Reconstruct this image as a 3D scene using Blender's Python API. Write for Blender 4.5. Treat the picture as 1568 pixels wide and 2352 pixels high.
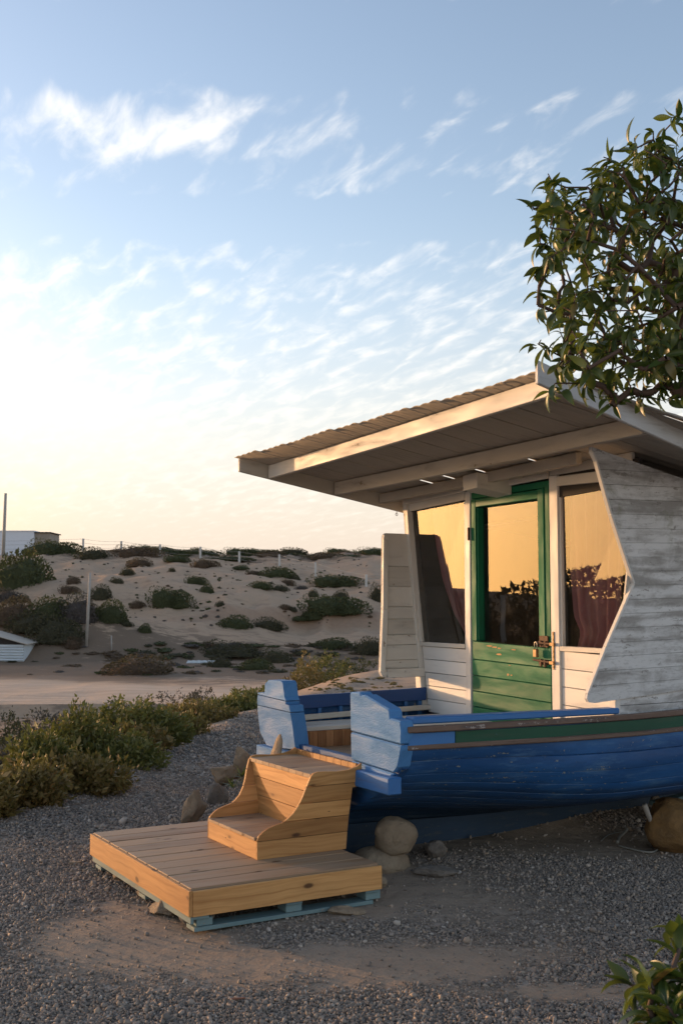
import bpy, bmesh, math, random
import numpy as np
from mathutils import Vector, Matrix, noise as mnoise
R = math.radians
random.seed(7)
rng = np.random.default_rng(11)
S = bpy.context.scene
for o in list(bpy.data.objects): bpy.data.objects.remove(o, do_unlink=True)

# ------------------------------------------------------------------ camera
EYE, FPX, CX, CY = 1.6, 2584.0, 784.0, 1176.0
PITCH = math.atan(202 / FPX)
cam = bpy.data.cameras.new('camera'); camo = bpy.data.objects.new('camera', cam)
S.collection.objects.link(camo); S.camera = camo
camo.location = (0, 0, EYE); camo.rotation_euler = (math.pi/2 + PITCH, 0, 0)
cam.sensor_fit = 'HORIZONTAL'; cam.sensor_width = 14.9; cam.lens = 14.9 * FPX / 1568
cam.clip_start = 0.05; cam.clip_end = 3000
cam.dof.use_dof = True; cam.dof.focus_distance = 6.6; cam.dof.aperture_fstop = 5.0

# ------------------------------------------------------------------ light
SUN_DIR = Vector((-0.848, 0.530, 0.0)).normalized()
SUN_EL = R(4.6)
sd = Vector((SUN_DIR.x*math.cos(SUN_EL), SUN_DIR.y*math.cos(SUN_EL), math.sin(SUN_EL)))
sun = bpy.data.lights.new('sun', 'SUN'); suno = bpy.data.objects.new('sun', sun)
S.collection.objects.link(suno)
sun.energy = 2.3; sun.angle = R(1.2); sun.color = (1.0, 0.58, 0.29)
suno.rotation_euler = sd.to_track_quat('Z', 'Y').to_euler()
suno.location = (-30, 20, 12)

S.view_settings.view_transform = 'Standard'; S.view_settings.look = 'None'
S.view_settings.exposure = 0.86; S.view_settings.gamma = 1.0

W = bpy.data.worlds.new('World'); S.world = W; W.use_nodes = True
def world():
    nt = W.node_tree; N = nt.nodes; L = nt.links; N.clear()
    def nd(t, **k):
        n = N.new(t)
        for a, b in k.items(): setattr(n, a, b)
        return n
    def mth(op, a, b=None, c=None, clamp=False):
        n = nd('ShaderNodeMath', operation=op); n.use_clamp = clamp
        for i, v in enumerate((a, b, c)):
            if v is None: continue
            if isinstance(v, (int, float)): n.inputs[i].default_value = v
            else: L.new(v, n.inputs[i])
        return n.outputs[0]
    def sm(v, lo, hi):
        n = nd('ShaderNodeMapRange', interpolation_type='SMOOTHSTEP')
        L.new(v, n.inputs[0]); n.inputs[1].default_value = lo; n.inputs[2].default_value = hi
        return n.outputs[0]
    out = nd('ShaderNodeOutputWorld'); bg = nd('ShaderNodeBackground')
    sky = nd('ShaderNodeTexSky', sky_type='NISHITA')
    sky.sun_disc = False; sky.sun_elevation = R(9.0)
    sky.sun_rotation = math.atan2(SUN_DIR.x, SUN_DIR.y)
    sky.altitude = 20; sky.air_density = 1.0; sky.dust_density = 0.5; sky.ozone_density = 1.6
    tc = nd('ShaderNodeTexCoord'); sep = nd('ShaderNodeSeparateXYZ')
    L.new(tc.outputs['Generated'], sep.inputs[0])
    x, y, z = sep.outputs
    zc = mth('MAXIMUM', z, 0.0)
    # angle to the sun
    dot = nd('ShaderNodeVectorMath', operation='DOT_PRODUCT'); L.new(tc.outputs['Generated'], dot.inputs[0]); dot.inputs[1].default_value = sd
    dt = dot.outputs['Value']
    # evening haze hugging the horizon, warmer towards the sun
    hz = mth('POWER', mth('SUBTRACT', 1.0, sm(zc, 0.0, 0.36)), 1.35)
    warm = sm(dt, 0.66, 1.0)
    hcol = nd('ShaderNodeMix', data_type='RGBA'); L.new(warm, hcol.inputs[0])
    hcol.inputs[6].default_value = HZ_COOL; hcol.inputs[7].default_value = HZ_WARM
    mixh = nd('ShaderNodeMix', data_type='RGBA')
    L.new(mth('MULTIPLY', hz, 0.93), mixh.inputs[0])
    hs = nd('ShaderNodeVectorMath', operation='SCALE'); L.new(sky.outputs[0], hs.inputs[0]); hs.inputs[3].default_value = SKY_K
    tint = nd('ShaderNodeVectorMath', operation='MULTIPLY'); L.new(hs.outputs[0], tint.inputs[0]); tint.inputs[1].default_value = SKY_TINT
    # sky away from the sun is brightened, added fill for camera-facing sides
    L.new(tint.outputs[0], mixh.inputs[6]); L.new(hcol.outputs[2], mixh.inputs[7])
    east_fill = mth('ADD', 1.0, mth('MULTIPLY', mth('SUBTRACT', 1.0, sm(dt, -0.35, 0.40)), 0.22))
    glow = mth('MULTIPLY', mth('POWER', mth('MAXIMUM', dt, 0.0), 20.0), GLOW_K)
    # clouds: thin altocumulus on a plane overhead
    pl = nd('ShaderNodeCombineXYZ')
    den = mth('ADD', zc, 0.10)
    L.new(mth('DIVIDE', x, den), pl.inputs[0]); L.new(mth('DIVIDE', y, den), pl.inputs[1])
    # sheared frame: long axis of the ripples runs away to the left
    mp = nd('ShaderNodeCombineXYZ')
    px_, py_ = mth('DIVIDE', x, den), mth('DIVIDE', y, den)
    L.new(mth('ADD', mth('MULTIPLY', px_, 6.45), mth('MULTIPLY', py_, -.894)), mp.inputs[0])
    L.new(mth('ADD', mth('MULTIPLY', px_, -6.6), mth('MULTIPLY', py_, -5.3)), mp.inputs[1])
    n1 = nd('ShaderNodeTexNoise'); L.new(mp.outputs[0], n1.inputs['Vector']); n1.inputs['Scale'].default_value = 1.5
    n1.inputs['Detail'].default_value = 8; n1.inputs['Roughness'].default_value = 0.55; n1.inputs['Distortion'].default_value = 0.35
    mp2 = nd('ShaderNodeMapping'); L.new(pl.outputs[0], mp2.inputs[0]); mp2.inputs['Location'].default_value = (3.1, 1.7, 0)
    n2 = nd('ShaderNodeTexNoise'); L.new(mp2.outputs[0], n2.inputs['Vector']); n2.inputs['Scale'].default_value = 0.8; n2.inputs['Detail'].default_value = 3
    band = mth('MULTIPLY', sm(zc, 0.02, 0.13), mth('SUBTRACT', 1.0, sm(zc, 0.27, 0.335)))
    cov = mth('ADD', mth('MULTIPLY', band, 0.125), mth('MULTIPLY', mth('SUBTRACT', n2.outputs[0], 0.5), 0.22))
    # one large bank to the left at about 23 degrees, a bare strip under it
    def blob(az, el, ra, re, k):
        v = Vector((math.sin(R(az))*math.cos(R(el)), math.cos(R(az))*math.cos(R(el)), math.sin(R(el))))
        up = Vector((0, 0, 1)); rt = Vector((math.cos(R(az)), -math.sin(R(az)), 0)); u2 = rt.cross(v)
        d1 = nd('ShaderNodeVectorMath', operation='DOT_PRODUCT'); L.new(tc.outputs['Generated'], d1.inputs[0]); d1.inputs[1].default_value = rt
        d2 = nd('ShaderNodeVectorMath', operation='DOT_PRODUCT'); L.new(tc.outputs['Generated'], d2.inputs[0]); d2.inputs[1].default_value = u2
        a = mth('POWER', mth('ABSOLUTE', mth('DIVIDE', d1.outputs['Value'], math.sin(R(ra)))), 2.0)
        b = mth('POWER', mth('ABSOLUTE', mth('DIVIDE', d2.outputs['Value'], math.sin(R(re)))), 2.0)
        return mth('MULTIPLY', mth('SUBTRACT', 1.0, sm(mth('ADD', a, b), 0.0, 1.0)), k)
    for args in BLOBS: cov = mth('ADD', cov, blob(*args))
    dens = sm(mth('ADD', n1.outputs[0], cov), CL_LO, CL_HI)
    fade = sm(zc, 0.015, 0.10)
    dens = mth('MULTIPLY', mth('MULTIPLY', mth('POWER', dens, 1.25), fade), 0.74)
    ccol = nd('ShaderNodeMix', data_type='RGBA'); L.new(sm(zc, 0.0, 0.30), ccol.inputs[0])
    ccol.inputs[6].default_value = CL_LOW; ccol.inputs[7].default_value = CL_HIGH
    mixc = nd('ShaderNodeMix', data_type='RGBA'); L.new(dens, mixc.inputs[0]); L.new(mixh.outputs[2], mixc.inputs[6]); L.new(ccol.outputs[2], mixc.inputs[7])
    e1 = nd('ShaderNodeVectorMath', operation='SCALE'); L.new(mixc.outputs[2], e1.inputs[0]); L.new(east_fill, e1.inputs[3])
    g1 = nd('ShaderNodeVectorMath', operation='SCALE'); g1.inputs[0].default_value = (1.0, 0.52, 0.16); L.new(mth('MULTIPLY', glow, mth('SUBTRACT', 1.0, sm(zc, 0.05, 0.65))), g1.inputs[3])
    ad = nd('ShaderNodeVectorMath', operation='ADD'); L.new(e1.outputs[0], ad.inputs[0]); L.new(g1.outputs[0], ad.inputs[1])
    L.new(ad.outputs[0], bg.inputs[0]); bg.inputs[1].default_value = 0.10
    L.new(bg.outputs[0], out.inputs[0])
# radiances below are ten times the background value: the background strength is 0.10
SKY_K = 1.66; SKY_TINT = (1.20, 1.0, .93); GLOW_K = 62.0
HZ_COOL = (4.75, 4.02, 3.60, 1); HZ_WARM = (7.6, 4.7, 2.0, 1)
CL_LOW = (6.6, 6.0, 5.1, 1); CL_HIGH = (7.2, 6.9, 6.5, 1); CL_LO, CL_HI = 0.47, 0.90
BLOBS = [(-12.5, 22.8, 8, 2.0, 0.19), (-8.0, 23.9, 4.5, 2.2, .13), (-1, 21.6, 8, 1.8, 0.10), (13, 21.6, 5, 1.6, .06), (0, 19.1, 34, 1.3, -0.24), (0, 27, 40, 2.4, -.25)]
world()

# ------------------------------------------------------------------ calibrated helpers
A30 = R(30.0)
AX = Vector((math.cos(A30), math.sin(A30), 0)); BX = Vector((math.sin(A30), -math.cos(A30), 0))
T0 = Vector((-0.0947, 6.8268, 0.0))
def uvz(u, v, z): return T0 + AX*u + BX*v + Vector((0, 0, z))

# value noise for terrain (numpy)
def _hash(ix, iy, s):
    n = (ix*374761393 + iy*668265263 + s*1442695041) & 0xffffffff
    n = ((n ^ (n >> 13)) * 1274126177) & 0xffffffff
    return ((n ^ (n >> 16)) & 0xffff) / 65535.0
def vn(x, y, s=0):
    x = np.asarray(x, float); y = np.asarray(y, float)
    ix = np.floor(x).astype(np.int64); iy = np.floor(y).astype(np.int64)
    fx = x-ix; fy = y-iy; fx = fx*fx*(3-2*fx); fy = fy*fy*(3-2*fy)
    return ((_hash(ix, iy, s)*(1-fx)+_hash(ix+1, iy, s)*fx)*(1-fy) + (_hash(ix, iy+1, s)*(1-fx)+_hash(ix+1, iy+1, s)*fx)*fy)
def fbm(x, y, o=4, s=0):
    r = 0; a = .5
    for i in range(o): r = r+a*vn(x*2**i+i*17.3, y*2**i+i*5.1, s+i); a *= .5
    return r
def sst(a, b, x):
    t = np.clip((np.asarray(x, float)-a)/(b-a), 0, 1); return t*t*(3-2*t)
EY = [0, 7.0, 8.4, 11.4, 15.2, 17.5, 21, 25, 29, 31]; EXx = [-3.2, -2.85, -2.55, -2.1, -1.4, -0.95, -0.1, 0.75, 2.4, 9.0]
def edge_x(y): return np.interp(y, EY, EXx)
def gh(x, y):
    x = np.asarray(x, float); y = np.asarray(y, float)
    d = edge_x(y)-x + (fbm(x*1.3, y*1.3, 3, 5)-.45)*0.35
    d = np.where(y > 31, (y-31)*1.2+3, d)
    low = sst(0.0, 4.5, d)
    base = -1.55*low
    base = base + low*(fbm(x*.25, y*.25, 4, 9)-.5)*.35
    # dune slope
    lat = sst(-150, -60, x)*(1-sst(120, 200, x))
    yy = y - 4*(fbm(x*.06, y*.02, 2, 31)-.5)*2
    k = np.clip((yy-60)/46.0, 0, 1)
    prof = 7.4*(1-(1-k)**1.55)
    prof = prof + sst(60, 70, y)*(fbm(x*.11, y*.11, 5, 3)-.5)*2.1*(1-.6*sst(96, 108, y))
    prof = prof + .5*sst(70, 72.5, yy+3*fbm(x*.1, y*.0, 2, 8))*(1-sst(74, 90, yy))
    base = base + prof*lat*sst(58, 62, yy)
    base = base + 1.1*np.exp(-(((x+16)/5.5)**2+((y-63)/3.0)**2))
    base = base - .10*np.clip(y-118, 0, 200)*lat*.5
    # gentle hollow and lumps on the terrace
    near = (1-low)
    base = base + near*(fbm(x*.9, y*.9, 3, 40)-.45)*.05
    base = base + near*.09*np.exp(-(((x-.35)/1.3)**2+((y-7.2)/1.0)**2))
    du = (x-T0.x)*AX.x+(y-T0.y)*AX.y; dv = (x-T0.x)*BX.x+(y-T0.y)*BX.y
    base = base + .30*sst(.9, 2.2, du)*(1-sst(5.5, 7, du))*np.exp(-((dv+.35)/.42)**2)
    bk = np.interp(x, [-9, -6.8, -4.8, -2.2, 0, 2.3, 6], [66, 67.2, 68.0, 69.2, 68.9, 69.2, 70])
    base = base + .55*sst(-.5, .5, y-bk)*(1-sst(1, 5, y-bk))*sst(-12, -7, x)
    base = base + sst(61, 66, y)*(1-sst(104, 112, y))*(np.abs(fbm(x*.35+7, y*.22, 4, 77)-.47)*-1.5+.10)
    base = base + .04*sst(0, .5, d+.6)*(1-sst(.3, 1.2, d+.6))
    return base
def ray(px, py):
    x = (px-CX)/FPX; z = -(py-CY)/FPX
    return Vector((x, math.cos(PITCH)-z*math.sin(PITCH), math.sin(PITCH)+z*math.cos(PITCH)))
def ground_at(px, py, tmin=3.0, tmax=200):
    d = ray(px, py); t = np.linspace(tmin, tmax, 6000)
    X = d.x*t; Y = d.y*t; Z = EYE+d.z*t
    h = gh(X, Y); i = np.argmax(Z < h)
    if Z[i] >= h[i]: i = int(np.argmin(Z-h))
    return Vector((X[i], Y[i], float(h[i]))), t[i]

# ------------------------------------------------------------------ mesh builder
def tag(o, label=None, cat=None, group=None, kind=None):
    if label: o['label'] = label
    if cat: o['category'] = cat
    if group: o['group'] = group
    if kind: o['kind'] = kind
    return o
def empty(name, loc, rz=0, label=None, cat=None, group=None):
    o = bpy.data.objects.new(name, None); S.collection.objects.link(o)
    o.location = loc; o.rotation_euler = (0, 0, rz); o.empty_display_size = .2
    return tag(o, label, cat, group)
class MB:
    """collects pieces; coordinates are local to the thing, y is minus v (boat frame) when flip is set"""
    def __init__(s, flip=False): s.v = []; s.f = []; s.uv = []; s.bv = []; s.flip = flip; s.mi = []
    def piece(s, vs, fs, grain=(1, 0, 0), mi=0, bv=None):
        g = Vector(grain).normalized(); off = (random.uniform(0, 40), random.uniform(0, 40)); bv = random.random() if bv is None else bv
        n0 = len(s.v)
        vs = [Vector(p) for p in vs]
        cen = sum(vs, Vector())/len(vs)
        for fi, f in enumerate(fs):
            P = [vs[i] for i in f]
            n = Vector((0, 0, 0))
            for i in range(len(P)):
                a, b = P[i], P[(i+1) % len(P)]
                n += Vector(((a.y-b.y)*(a.z+b.z), (a.z-b.z)*(a.x+b.x), (a.x-b.x)*(a.y+b.y)))
            if n.length < 1e-12: n = Vector((0, 0, 1))
            n.normalize()
            if abs(n.dot(g)) > .8:
                h = g.orthogonal().normalized(); c = g.cross(h); a_ = h
                s.uv.append([((p.dot(a_))*.15+off[0], p.dot(c)+off[1]) for p in P])
            else:
                c = n.cross(g).normalized()
                s.uv.append([(p.dot(g)+off[0], p.dot(c)+off[1]) for p in P])
            s.f.append([n0+i for i in f]); s.bv.append(bv[fi] if isinstance(bv, list) else bv); s.mi.append(mi)
        s.v += vs
        return s
    def hexa(s, p, grain=(1, 0, 0), mi=0, bv=None):
        return s.piece(p, [(0, 3, 2, 1), (4, 5, 6, 7), (0, 1, 5, 4), (1, 2, 6, 5), (2, 3, 7, 6), (3, 0, 4, 7)], grain, mi, bv)
    def box(s, x, y, z, grain=(1, 0, 0), mi=0, bv=None):
        (a, b), (c, d), (e, f) = x, y, z
        return s.hexa([(a, c, e), (b, c, e), (b, d, e), (a, d, e), (a, c, f), (b, c, f), (b, d, f), (a, d, f)], grain, mi, bv)
    def beam(s, p, q, w, h, up=(0, 0, 1), grain=None, mi=0, bv=None):
        """bar from p to q, w wide, h tall, p and q on the centre line"""
        p, q = Vector(p), Vector(q); d = (q-p).normalized(); r = d.cross(Vector(up)).normalized(); u = r.cross(d)
        c = []
        for e in (p, q):
            for a, b in ((-1, -1), (1, -1), (1, 1), (-1, 1)): c.append(e+r*a*w/2+u*b*h/2)
        return s.hexa(c, d if grain is None else grain, mi, bv)
    def prism(s, poly, f0, f1, grain=(1, 0, 0), mi=0, bv=None):
        """poly: 2-D points; f0/f1 map a 2-D point to the two faces"""
        n = len(poly); a = [f0(*p) for p in poly]; b = [f1(*p) for p in poly]
        fs = [tuple(range(n))[::-1], tuple(range(n, 2*n))]
        for i in range(n): j = (i+1) % n; fs.append((i, j, n+j, n+i))
        return s.piece(a+b, fs, grain, mi, bv)
    def tube(s, pts, r, seg=8, mi=0, bv=None, caps=True):
        pts = [Vector(p) for p in pts]; n = len(pts); vs = []; fs = []
        rr = r if hasattr(r, '__len__') else [r]*n
        last = None
        for i, p in enumerate(pts):
            d = (pts[min(i+1, n-1)]-pts[max(i-1, 0)]).normalized()
            a = d.orthogonal().normalized() if last is None else (last-d*last.dot(d)).normalized()
            last = a; b = d.cross(a)
            for k in range(seg): t = 2*math.pi*k/seg; vs.append(p+(a*math.cos(t)+b*math.sin(t))*rr[i])
        for i in range(n-1):
            for k in range(seg):
                k2 = (k+1) % seg; fs.append((i*seg+k, i*seg+k2, (i+1)*seg+k2, (i+1)*seg+k))
        if caps: fs.append(tuple(range(seg))[::-1]); fs.append(tuple((n-1)*seg+k for k in range(seg)))
        return s.piece(vs, fs, (pts[-1]-pts[0]) if (pts[-1]-pts[0]).length > 1e-6 else (0, 0, 1), mi, bv)
    def build(s, name, mats, parent=None, bevel=0, smooth=False, loc=None, angle=None):
        me = bpy.data.meshes.new(name)
        V = [(p.x, -p.y, p.z) if s.flip else tuple(p) for p in s.v]
        me.from_pydata(V, [], s.f)
        uvl = me.uv_layers.new(name='UVMap')
        flat = [c for f in s.uv for q in f for c in q]
        uvl.data.foreach_set('uv', flat)
        at = me.attributes.new('bv', 'FLOAT', 'FACE'); at.data.foreach_set('value', s.bv)
        me.polygons.foreach_set('material_index', s.mi)
        for m in (mats if isinstance(mats, (list, tuple)) else [mats]): me.materials.append(m)
        bm = bmesh.new(); bm.from_mesh(me); bmesh.ops.recalc_face_normals(bm, faces=bm.faces); bm.to_mesh(me); bm.free()
        if smooth:
            me.polygons.foreach_set('use_smooth', [True]*len(me.polygons))
            if angle: me.set_sharp_from_angle(angle=R(angle))
        o = bpy.data.objects.new(name, me); S.collection.objects.link(o)
        if parent: o.parent = parent
        if loc is not None: o.location = loc
        if mats is M.get('glass') and me.polygons[0].normal.x > 0: me.flip_normals()
        if bevel:
            m = o.modifiers.new('bevel', 'BEVEL'); m.width = bevel; m.segments = 1; m.limit_method = 'ANGLE'; m.angle_limit = R(40)
        return o

# ------------------------------------------------------------------ materials
class NT:
    def __init__(s, name):
        s.m = bpy.data.materials.new(name); s.m.use_nodes = True; t = s.m.node_tree; s.N = t.nodes; s.L = t.links; s.N.clear()
        s.out = s.N.new('ShaderNodeOutputMaterial'); s.b = s.N.new('ShaderNodeBsdfPrincipled'); s.L.new(s.b.outputs[0], s.out.inputs[0])
        s._uv = None
    def nd(s, t, **k):
        n = s.N.new(t)
        for a, b in k.items(): setattr(n, a, b)
        return n
    def put(s, i, v):
        if isinstance(v, (int, float)): i.default_value = v
        elif isinstance(v, (tuple, list)): i.default_value = v if len(v) == len(i.default_value) else tuple(v)+(1,)
        else: s.L.new(v, i)
    def math(s, op, a, b=0.0, clamp=False):
        n = s.nd('ShaderNodeMath', operation=op); n.use_clamp = clamp; s.put(n.inputs[0], a); s.put(n.inputs[1], b); return n.outputs[0]
    def rng(s, v, a, b, c=0.0, d=1.0, smooth=True):
        n = s.nd('ShaderNodeMapRange', interpolation_type='SMOOTHSTEP' if smooth else 'LINEAR'); s.put(n.inputs[0], v)
        for i, q in enumerate((a, b, c, d)): n.inputs[i+1].default_value = q
        return n.outputs[0]
    def mix(s, f, a, b, mode='MIX'):
        n = s.nd('ShaderNodeMix', data_type='RGBA', blend_type=mode); s.put(n.inputs[0], f); s.put(n.inputs[6], a); s.put(n.inputs[7], b); return n.outputs[2]
    def uv(s): return s.nd('ShaderNodeUVMap').outputs[0]
    def obj(s): return s.nd('ShaderNodeTexCoord').outputs['Object']
    def pos(s): return s.nd('ShaderNodeNewGeometry').outputs['Position']
    def map(s, v, scale=(1, 1, 1), rot=(0, 0, 0), loc=(0, 0, 0)):
        n = s.nd('ShaderNodeMapping'); s.put(n.inputs[0], v); n.inputs['Scale'].default_value = scale; n.inputs['Rotation'].default_value = rot; n.inputs['Location'].default_value = loc; return n.outputs[0]
    def noise(s, v, sc, det=4, ro=.55, dist=0.0):
        n = s.nd('ShaderNodeTexNoise'); s.put(n.inputs['Vector'], v); n.inputs['Scale'].default_value = sc; n.inputs['Detail'].default_value = det
        n.inputs['Roughness'].default_value = ro; n.inputs['Distortion'].default_value = dist; return n.outputs[0]
    def vor(s, v, sc, feat='F1', out='Distance', rand=1.0):
        n = s.nd('ShaderNodeTexVoronoi', feature=feat); s.put(n.inputs['Vector'], v); n.inputs['Scale'].default_value = sc; n.inputs['Randomness'].default_value = rand; return n.outputs[out]
    def attr(s, name, o='Fac'): n = s.nd('ShaderNodeAttribute'); n.attribute_name = name; return n.outputs[o]
    def bump(s, h, st=.3, d=.01, prev=None):
        n = s.nd('ShaderNodeBump'); s.put(n.inputs['Height'], h); n.inputs['Strength'].default_value = st; n.inputs['Distance'].default_value = d
        if prev is not None: s.L.new(prev, n.inputs['Normal'])
        return n.outputs[0]
    def fin(s, col, rough=.6, nrm=None, spec=.4):
        s.put(s.b.inputs['Base Color'], col); s.put(s.b.inputs['Roughness'], rough)
        s.b.inputs['Specular IOR Level'].default_value = spec
        if nrm is not None: s.L.new(nrm, s.b.inputs['Normal'])
        return s.m

def wood(name, light, dark, grey=None, greyk=0.0, knots=True, rough=.6):
    t = NT(name); uv = t.uv()
    wp = t.noise(uv, 1.6, 3); wn = t.nd('ShaderNodeVectorMath', operation='MULTIPLY_ADD')
    cb = t.nd('ShaderNodeCombineXYZ'); t.put(cb.inputs[1], t.math('MULTIPLY', t.math('SUBTRACT', wp, .5), .10))
    add = t.nd('ShaderNodeVectorMath', operation='ADD'); t.L.new(uv, add.inputs[0]); t.L.new(cb.outputs[0], add.inputs[1]); w = add.outputs[0]
    if knots:
        kv = t.vor(t.map(w, (4.4, 10, 1)), 1.0); kn = t.rng(kv, .08, .17, 1, 0)
        kr = t.rng(kv, .05, .40, 1, 0)
    g1 = t.noise(t.map(w, (2.2, 62, 1)), 1.0, 5, .6, .4)
    wv = t.nd('ShaderNodeTexWave', wave_type='BANDS', bands_direction='Y'); t.put(wv.inputs[0], t.map(w, (.9, 7.5, 1)))
    wv.inputs['Scale'].default_value = 1.0; wv.inputs['Distortion'].default_value = 7.0; wv.inputs['Detail'].default_value = 2.5; wv.inputs['Detail Scale'].default_value = .9
    rg = t.rng(wv.outputs[0], .55, 1.0)
    f = t.math('ADD', t.math('MULTIPLY', rg, .22), t.math('MULTIPLY', t.rng(g1, .40, .72), .55), True)
    col = t.mix(f, light, dark)
    big = t.noise(t.map(uv, (.9, 2.5, 1)), 1.3, 4)
    col = t.mix(t.math('MULTIPLY', t.rng(big, .45, .75), .32), col, tuple(c*.5 for c in dark))
    bv = t.attr('bv'); col = t.mix(1.0, col, t.mix(bv, (.66, .62, .58), (1.12, 1.12, 1.1)), 'MULTIPLY')
    if grey:
        gk = t.math('ADD', t.rng(t.noise(t.map(uv, (1.4, 9, 1)), 1.5, 5), .32, .62, 0, .55), greyk, True)
        col = t.mix(gk, col, t.mix(g1, tuple(c*.75 for c in grey), tuple(c*1.25 for c in grey)))
    if knots:
        col = t.mix(t.math('MULTIPLY', kr, .22), col, tuple(c*.55 for c in dark))
        col = t.mix(t.math('MULTIPLY', kn, .85), col, (.055, .022, .010))
    nail = t.vor(t.map(uv, (5.5, 19, 1)), 1.0); nl = t.rng(nail, .036, .062, .85, 0); col = t.mix(nl, col, (.02, .013, .01))
    return t.fin(col, rough, t.bump(t.math('SUBTRACT', g1, t.math('MULTIPLY', nl, .6)), .22, .004), .25)

def paint(name, base, alt, under, peel=.12, rough=.5, streak=(2.5, 14), relief=.0, dirt=(.12, .09, .07), dirtk=.35, seed=0.0, bvk=.12):
    t = NT(name); uv = t.map(t.uv(), loc=(seed, seed*.7, 0)); ob = t.obj()
    n1 = t.noise(t.map(uv, (streak[0], streak[1], 1)), 1.0, 6, .62, .3)
    n2 = t.noise(t.map(uv, (.8, 1.6, 1)), 1.5, 5, .6)
    n3 = t.noise(ob, 26, 6, .7, .2)
    col = t.mix(t.rng(n2, .3, .72), base, alt)
    col = t.mix(t.math('MULTIPLY', t.rng(n1, .50, .80), dirtk), col, dirt)
    comb = t.math('ADD', t.math('MULTIPLY', n1, .55), t.math('MULTIPLY', n3, .45))
    lo = .70-peel*.9
    pm = t.rng(comb, lo, lo+.025)
    col = t.mix(pm, col, t.mix(n3, tuple(c*.6 for c in under), tuple(c*1.3 for c in under)))
    bv = t.attr('bv'); col = t.mix(1.0, col, t.mix(bv, (1-bvk,)*3, (1+bvk*.6,)*3), 'MULTIPLY')
    h = t.math('SUBTRACT', t.math('MULTIPLY', n1, .25), t.math('MULTIPLY', pm, .5))
    if relief:
        n4 = t.noise(t.map(uv, (9, 34, 1)), 1.0, 8, .65, .6); v4 = t.vor(t.map(uv, (22, 60, 1), rot=(0, 0, .2)), 1.0, 'DISTANCE_TO_EDGE')
        h = t.math('ADD', h, t.math('MULTIPLY', t.math('ADD', n4, t.rng(v4, 0, .12, 0, .35)), relief))
    return t.fin(col, t.rng(n1, .3, .8, rough-.1, rough+.25), t.bump(h, .55 if relief else .3, .008 if relief else .003), .35)

M = {}
M['pine'] = wood('pine', (.54, .29, .11), (.33, .145, .045))
M['pine_top'] = wood('pine_weathered', (.42, .265, .145), (.24, .14, .07), grey=(.31, .235, .165), greyk=.15)
M['pine_red'] = wood('pine_stained', (.38, .19, .085), (.24, .10, .04))
M['rail_wood'] = paint('bare_rail_wood', (.20, .135, .10), (.10, .065, .05), (.34, .30, .27), .12, .75, streak=(4, 30), dirt=(.05, .06, .08), dirtk=.8)
M['white'] = paint('white_paint', (.66, .63, .57), (.58, .54, .47), (.28, .22, .16), .10, .55)
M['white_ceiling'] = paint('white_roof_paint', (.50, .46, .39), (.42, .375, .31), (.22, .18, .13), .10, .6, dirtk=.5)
M['white_plain'] = paint('white_board_paint', (.72, .70, .66), (.66, .63, .585), (.30, .22, .15), .045, .5, dirtk=.18)
M['board_white'] = paint('end_board_paint', (.62, .62, .61), (.52, .52, .50), (.34, .29, .23), .09, .55, streak=(2, 26), dirt=(.25, .23, .2), dirtk=.6)
M['board_grey'] = paint('weathered_grey_white', (.50, .50, .48), (.27, .27, .26), (.60, .60, .58), .30, .65, streak=(3.2, 9), dirt=(.17, .17, .165), dirtk=.8)
def panel_mat():
    t = NT('weathered_panel'); o = t.obj(); mo = t.map(o, (1, .2, 1))
    w = t.noise(mo, 2.2, 4, .6); wv = t.nd('ShaderNodeVectorMath', operation='SCALE'); 
    n0 = t.nd('ShaderNodeTexNoise'); t.put(n0.inputs['Vector'], mo); n0.inputs['Scale'].default_value = 2.6; n0.inputs['Detail'].default_value = 3
    t.L.new(n0.outputs['Color'], wv.inputs[0]); wv.inputs[3].default_value = .07
    ad = t.nd('ShaderNodeVectorMath', operation='ADD'); t.L.new(mo, ad.inputs[0]); t.L.new(wv.outputs[0], ad.inputs[1])
    bands = t.noise(t.map(ad.outputs[0], (1.6, 1, 17)), 1.0, 3, .5, .2)
    blot = t.noise(t.map(ad.outputs[0], (5, 1, 8)), 1.0, 7, .7, .5)
    fine = t.noise(t.map(o, (14, 3, 60)), 1.0, 5, .7)
    f = t.math('ADD', t.math('MULTIPLY', bands, .6), t.math('MULTIPLY', blot, .4))
    col = t.mix(t.rng(f, .40, .58), (.34, .33, .315), (.66, .665, .66))
    chipp = t.rng(t.noise(t.map(o, (9, 3, 26)), 1.0, 7, .72), .60, .625); col = t.mix(t.math('MULTIPLY', chipp, .7), col, (.22, .205, .185))
    col = t.mix(1.0, col, t.mix(t.attr('bv'), (.93,)*3, (1.03,)*3), 'MULTIPLY')
    col = t.mix(t.math('MULTIPLY', t.rng(fine, .5, .72), .45), col, (.20, .20, .19))
    sep = t.nd('ShaderNodeSeparateXYZ'); t.L.new(o, sep.inputs[0])
    moss = t.math('MULTIPLY', t.rng(t.noise(mo, 4.5, 6, .65, .5), .55, .68), t.rng(sep.outputs[2], 1.7, 2.15))
    col = t.mix(t.math('MULTIPLY', moss, .55), col, (.22, .225, .15))
    return t.fin(col, .7, t.bump(t.math('ADD', f, t.math('MULTIPLY', fine, .4)), .5, .006), .25)
M['grey_white'] = panel_mat()
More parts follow.
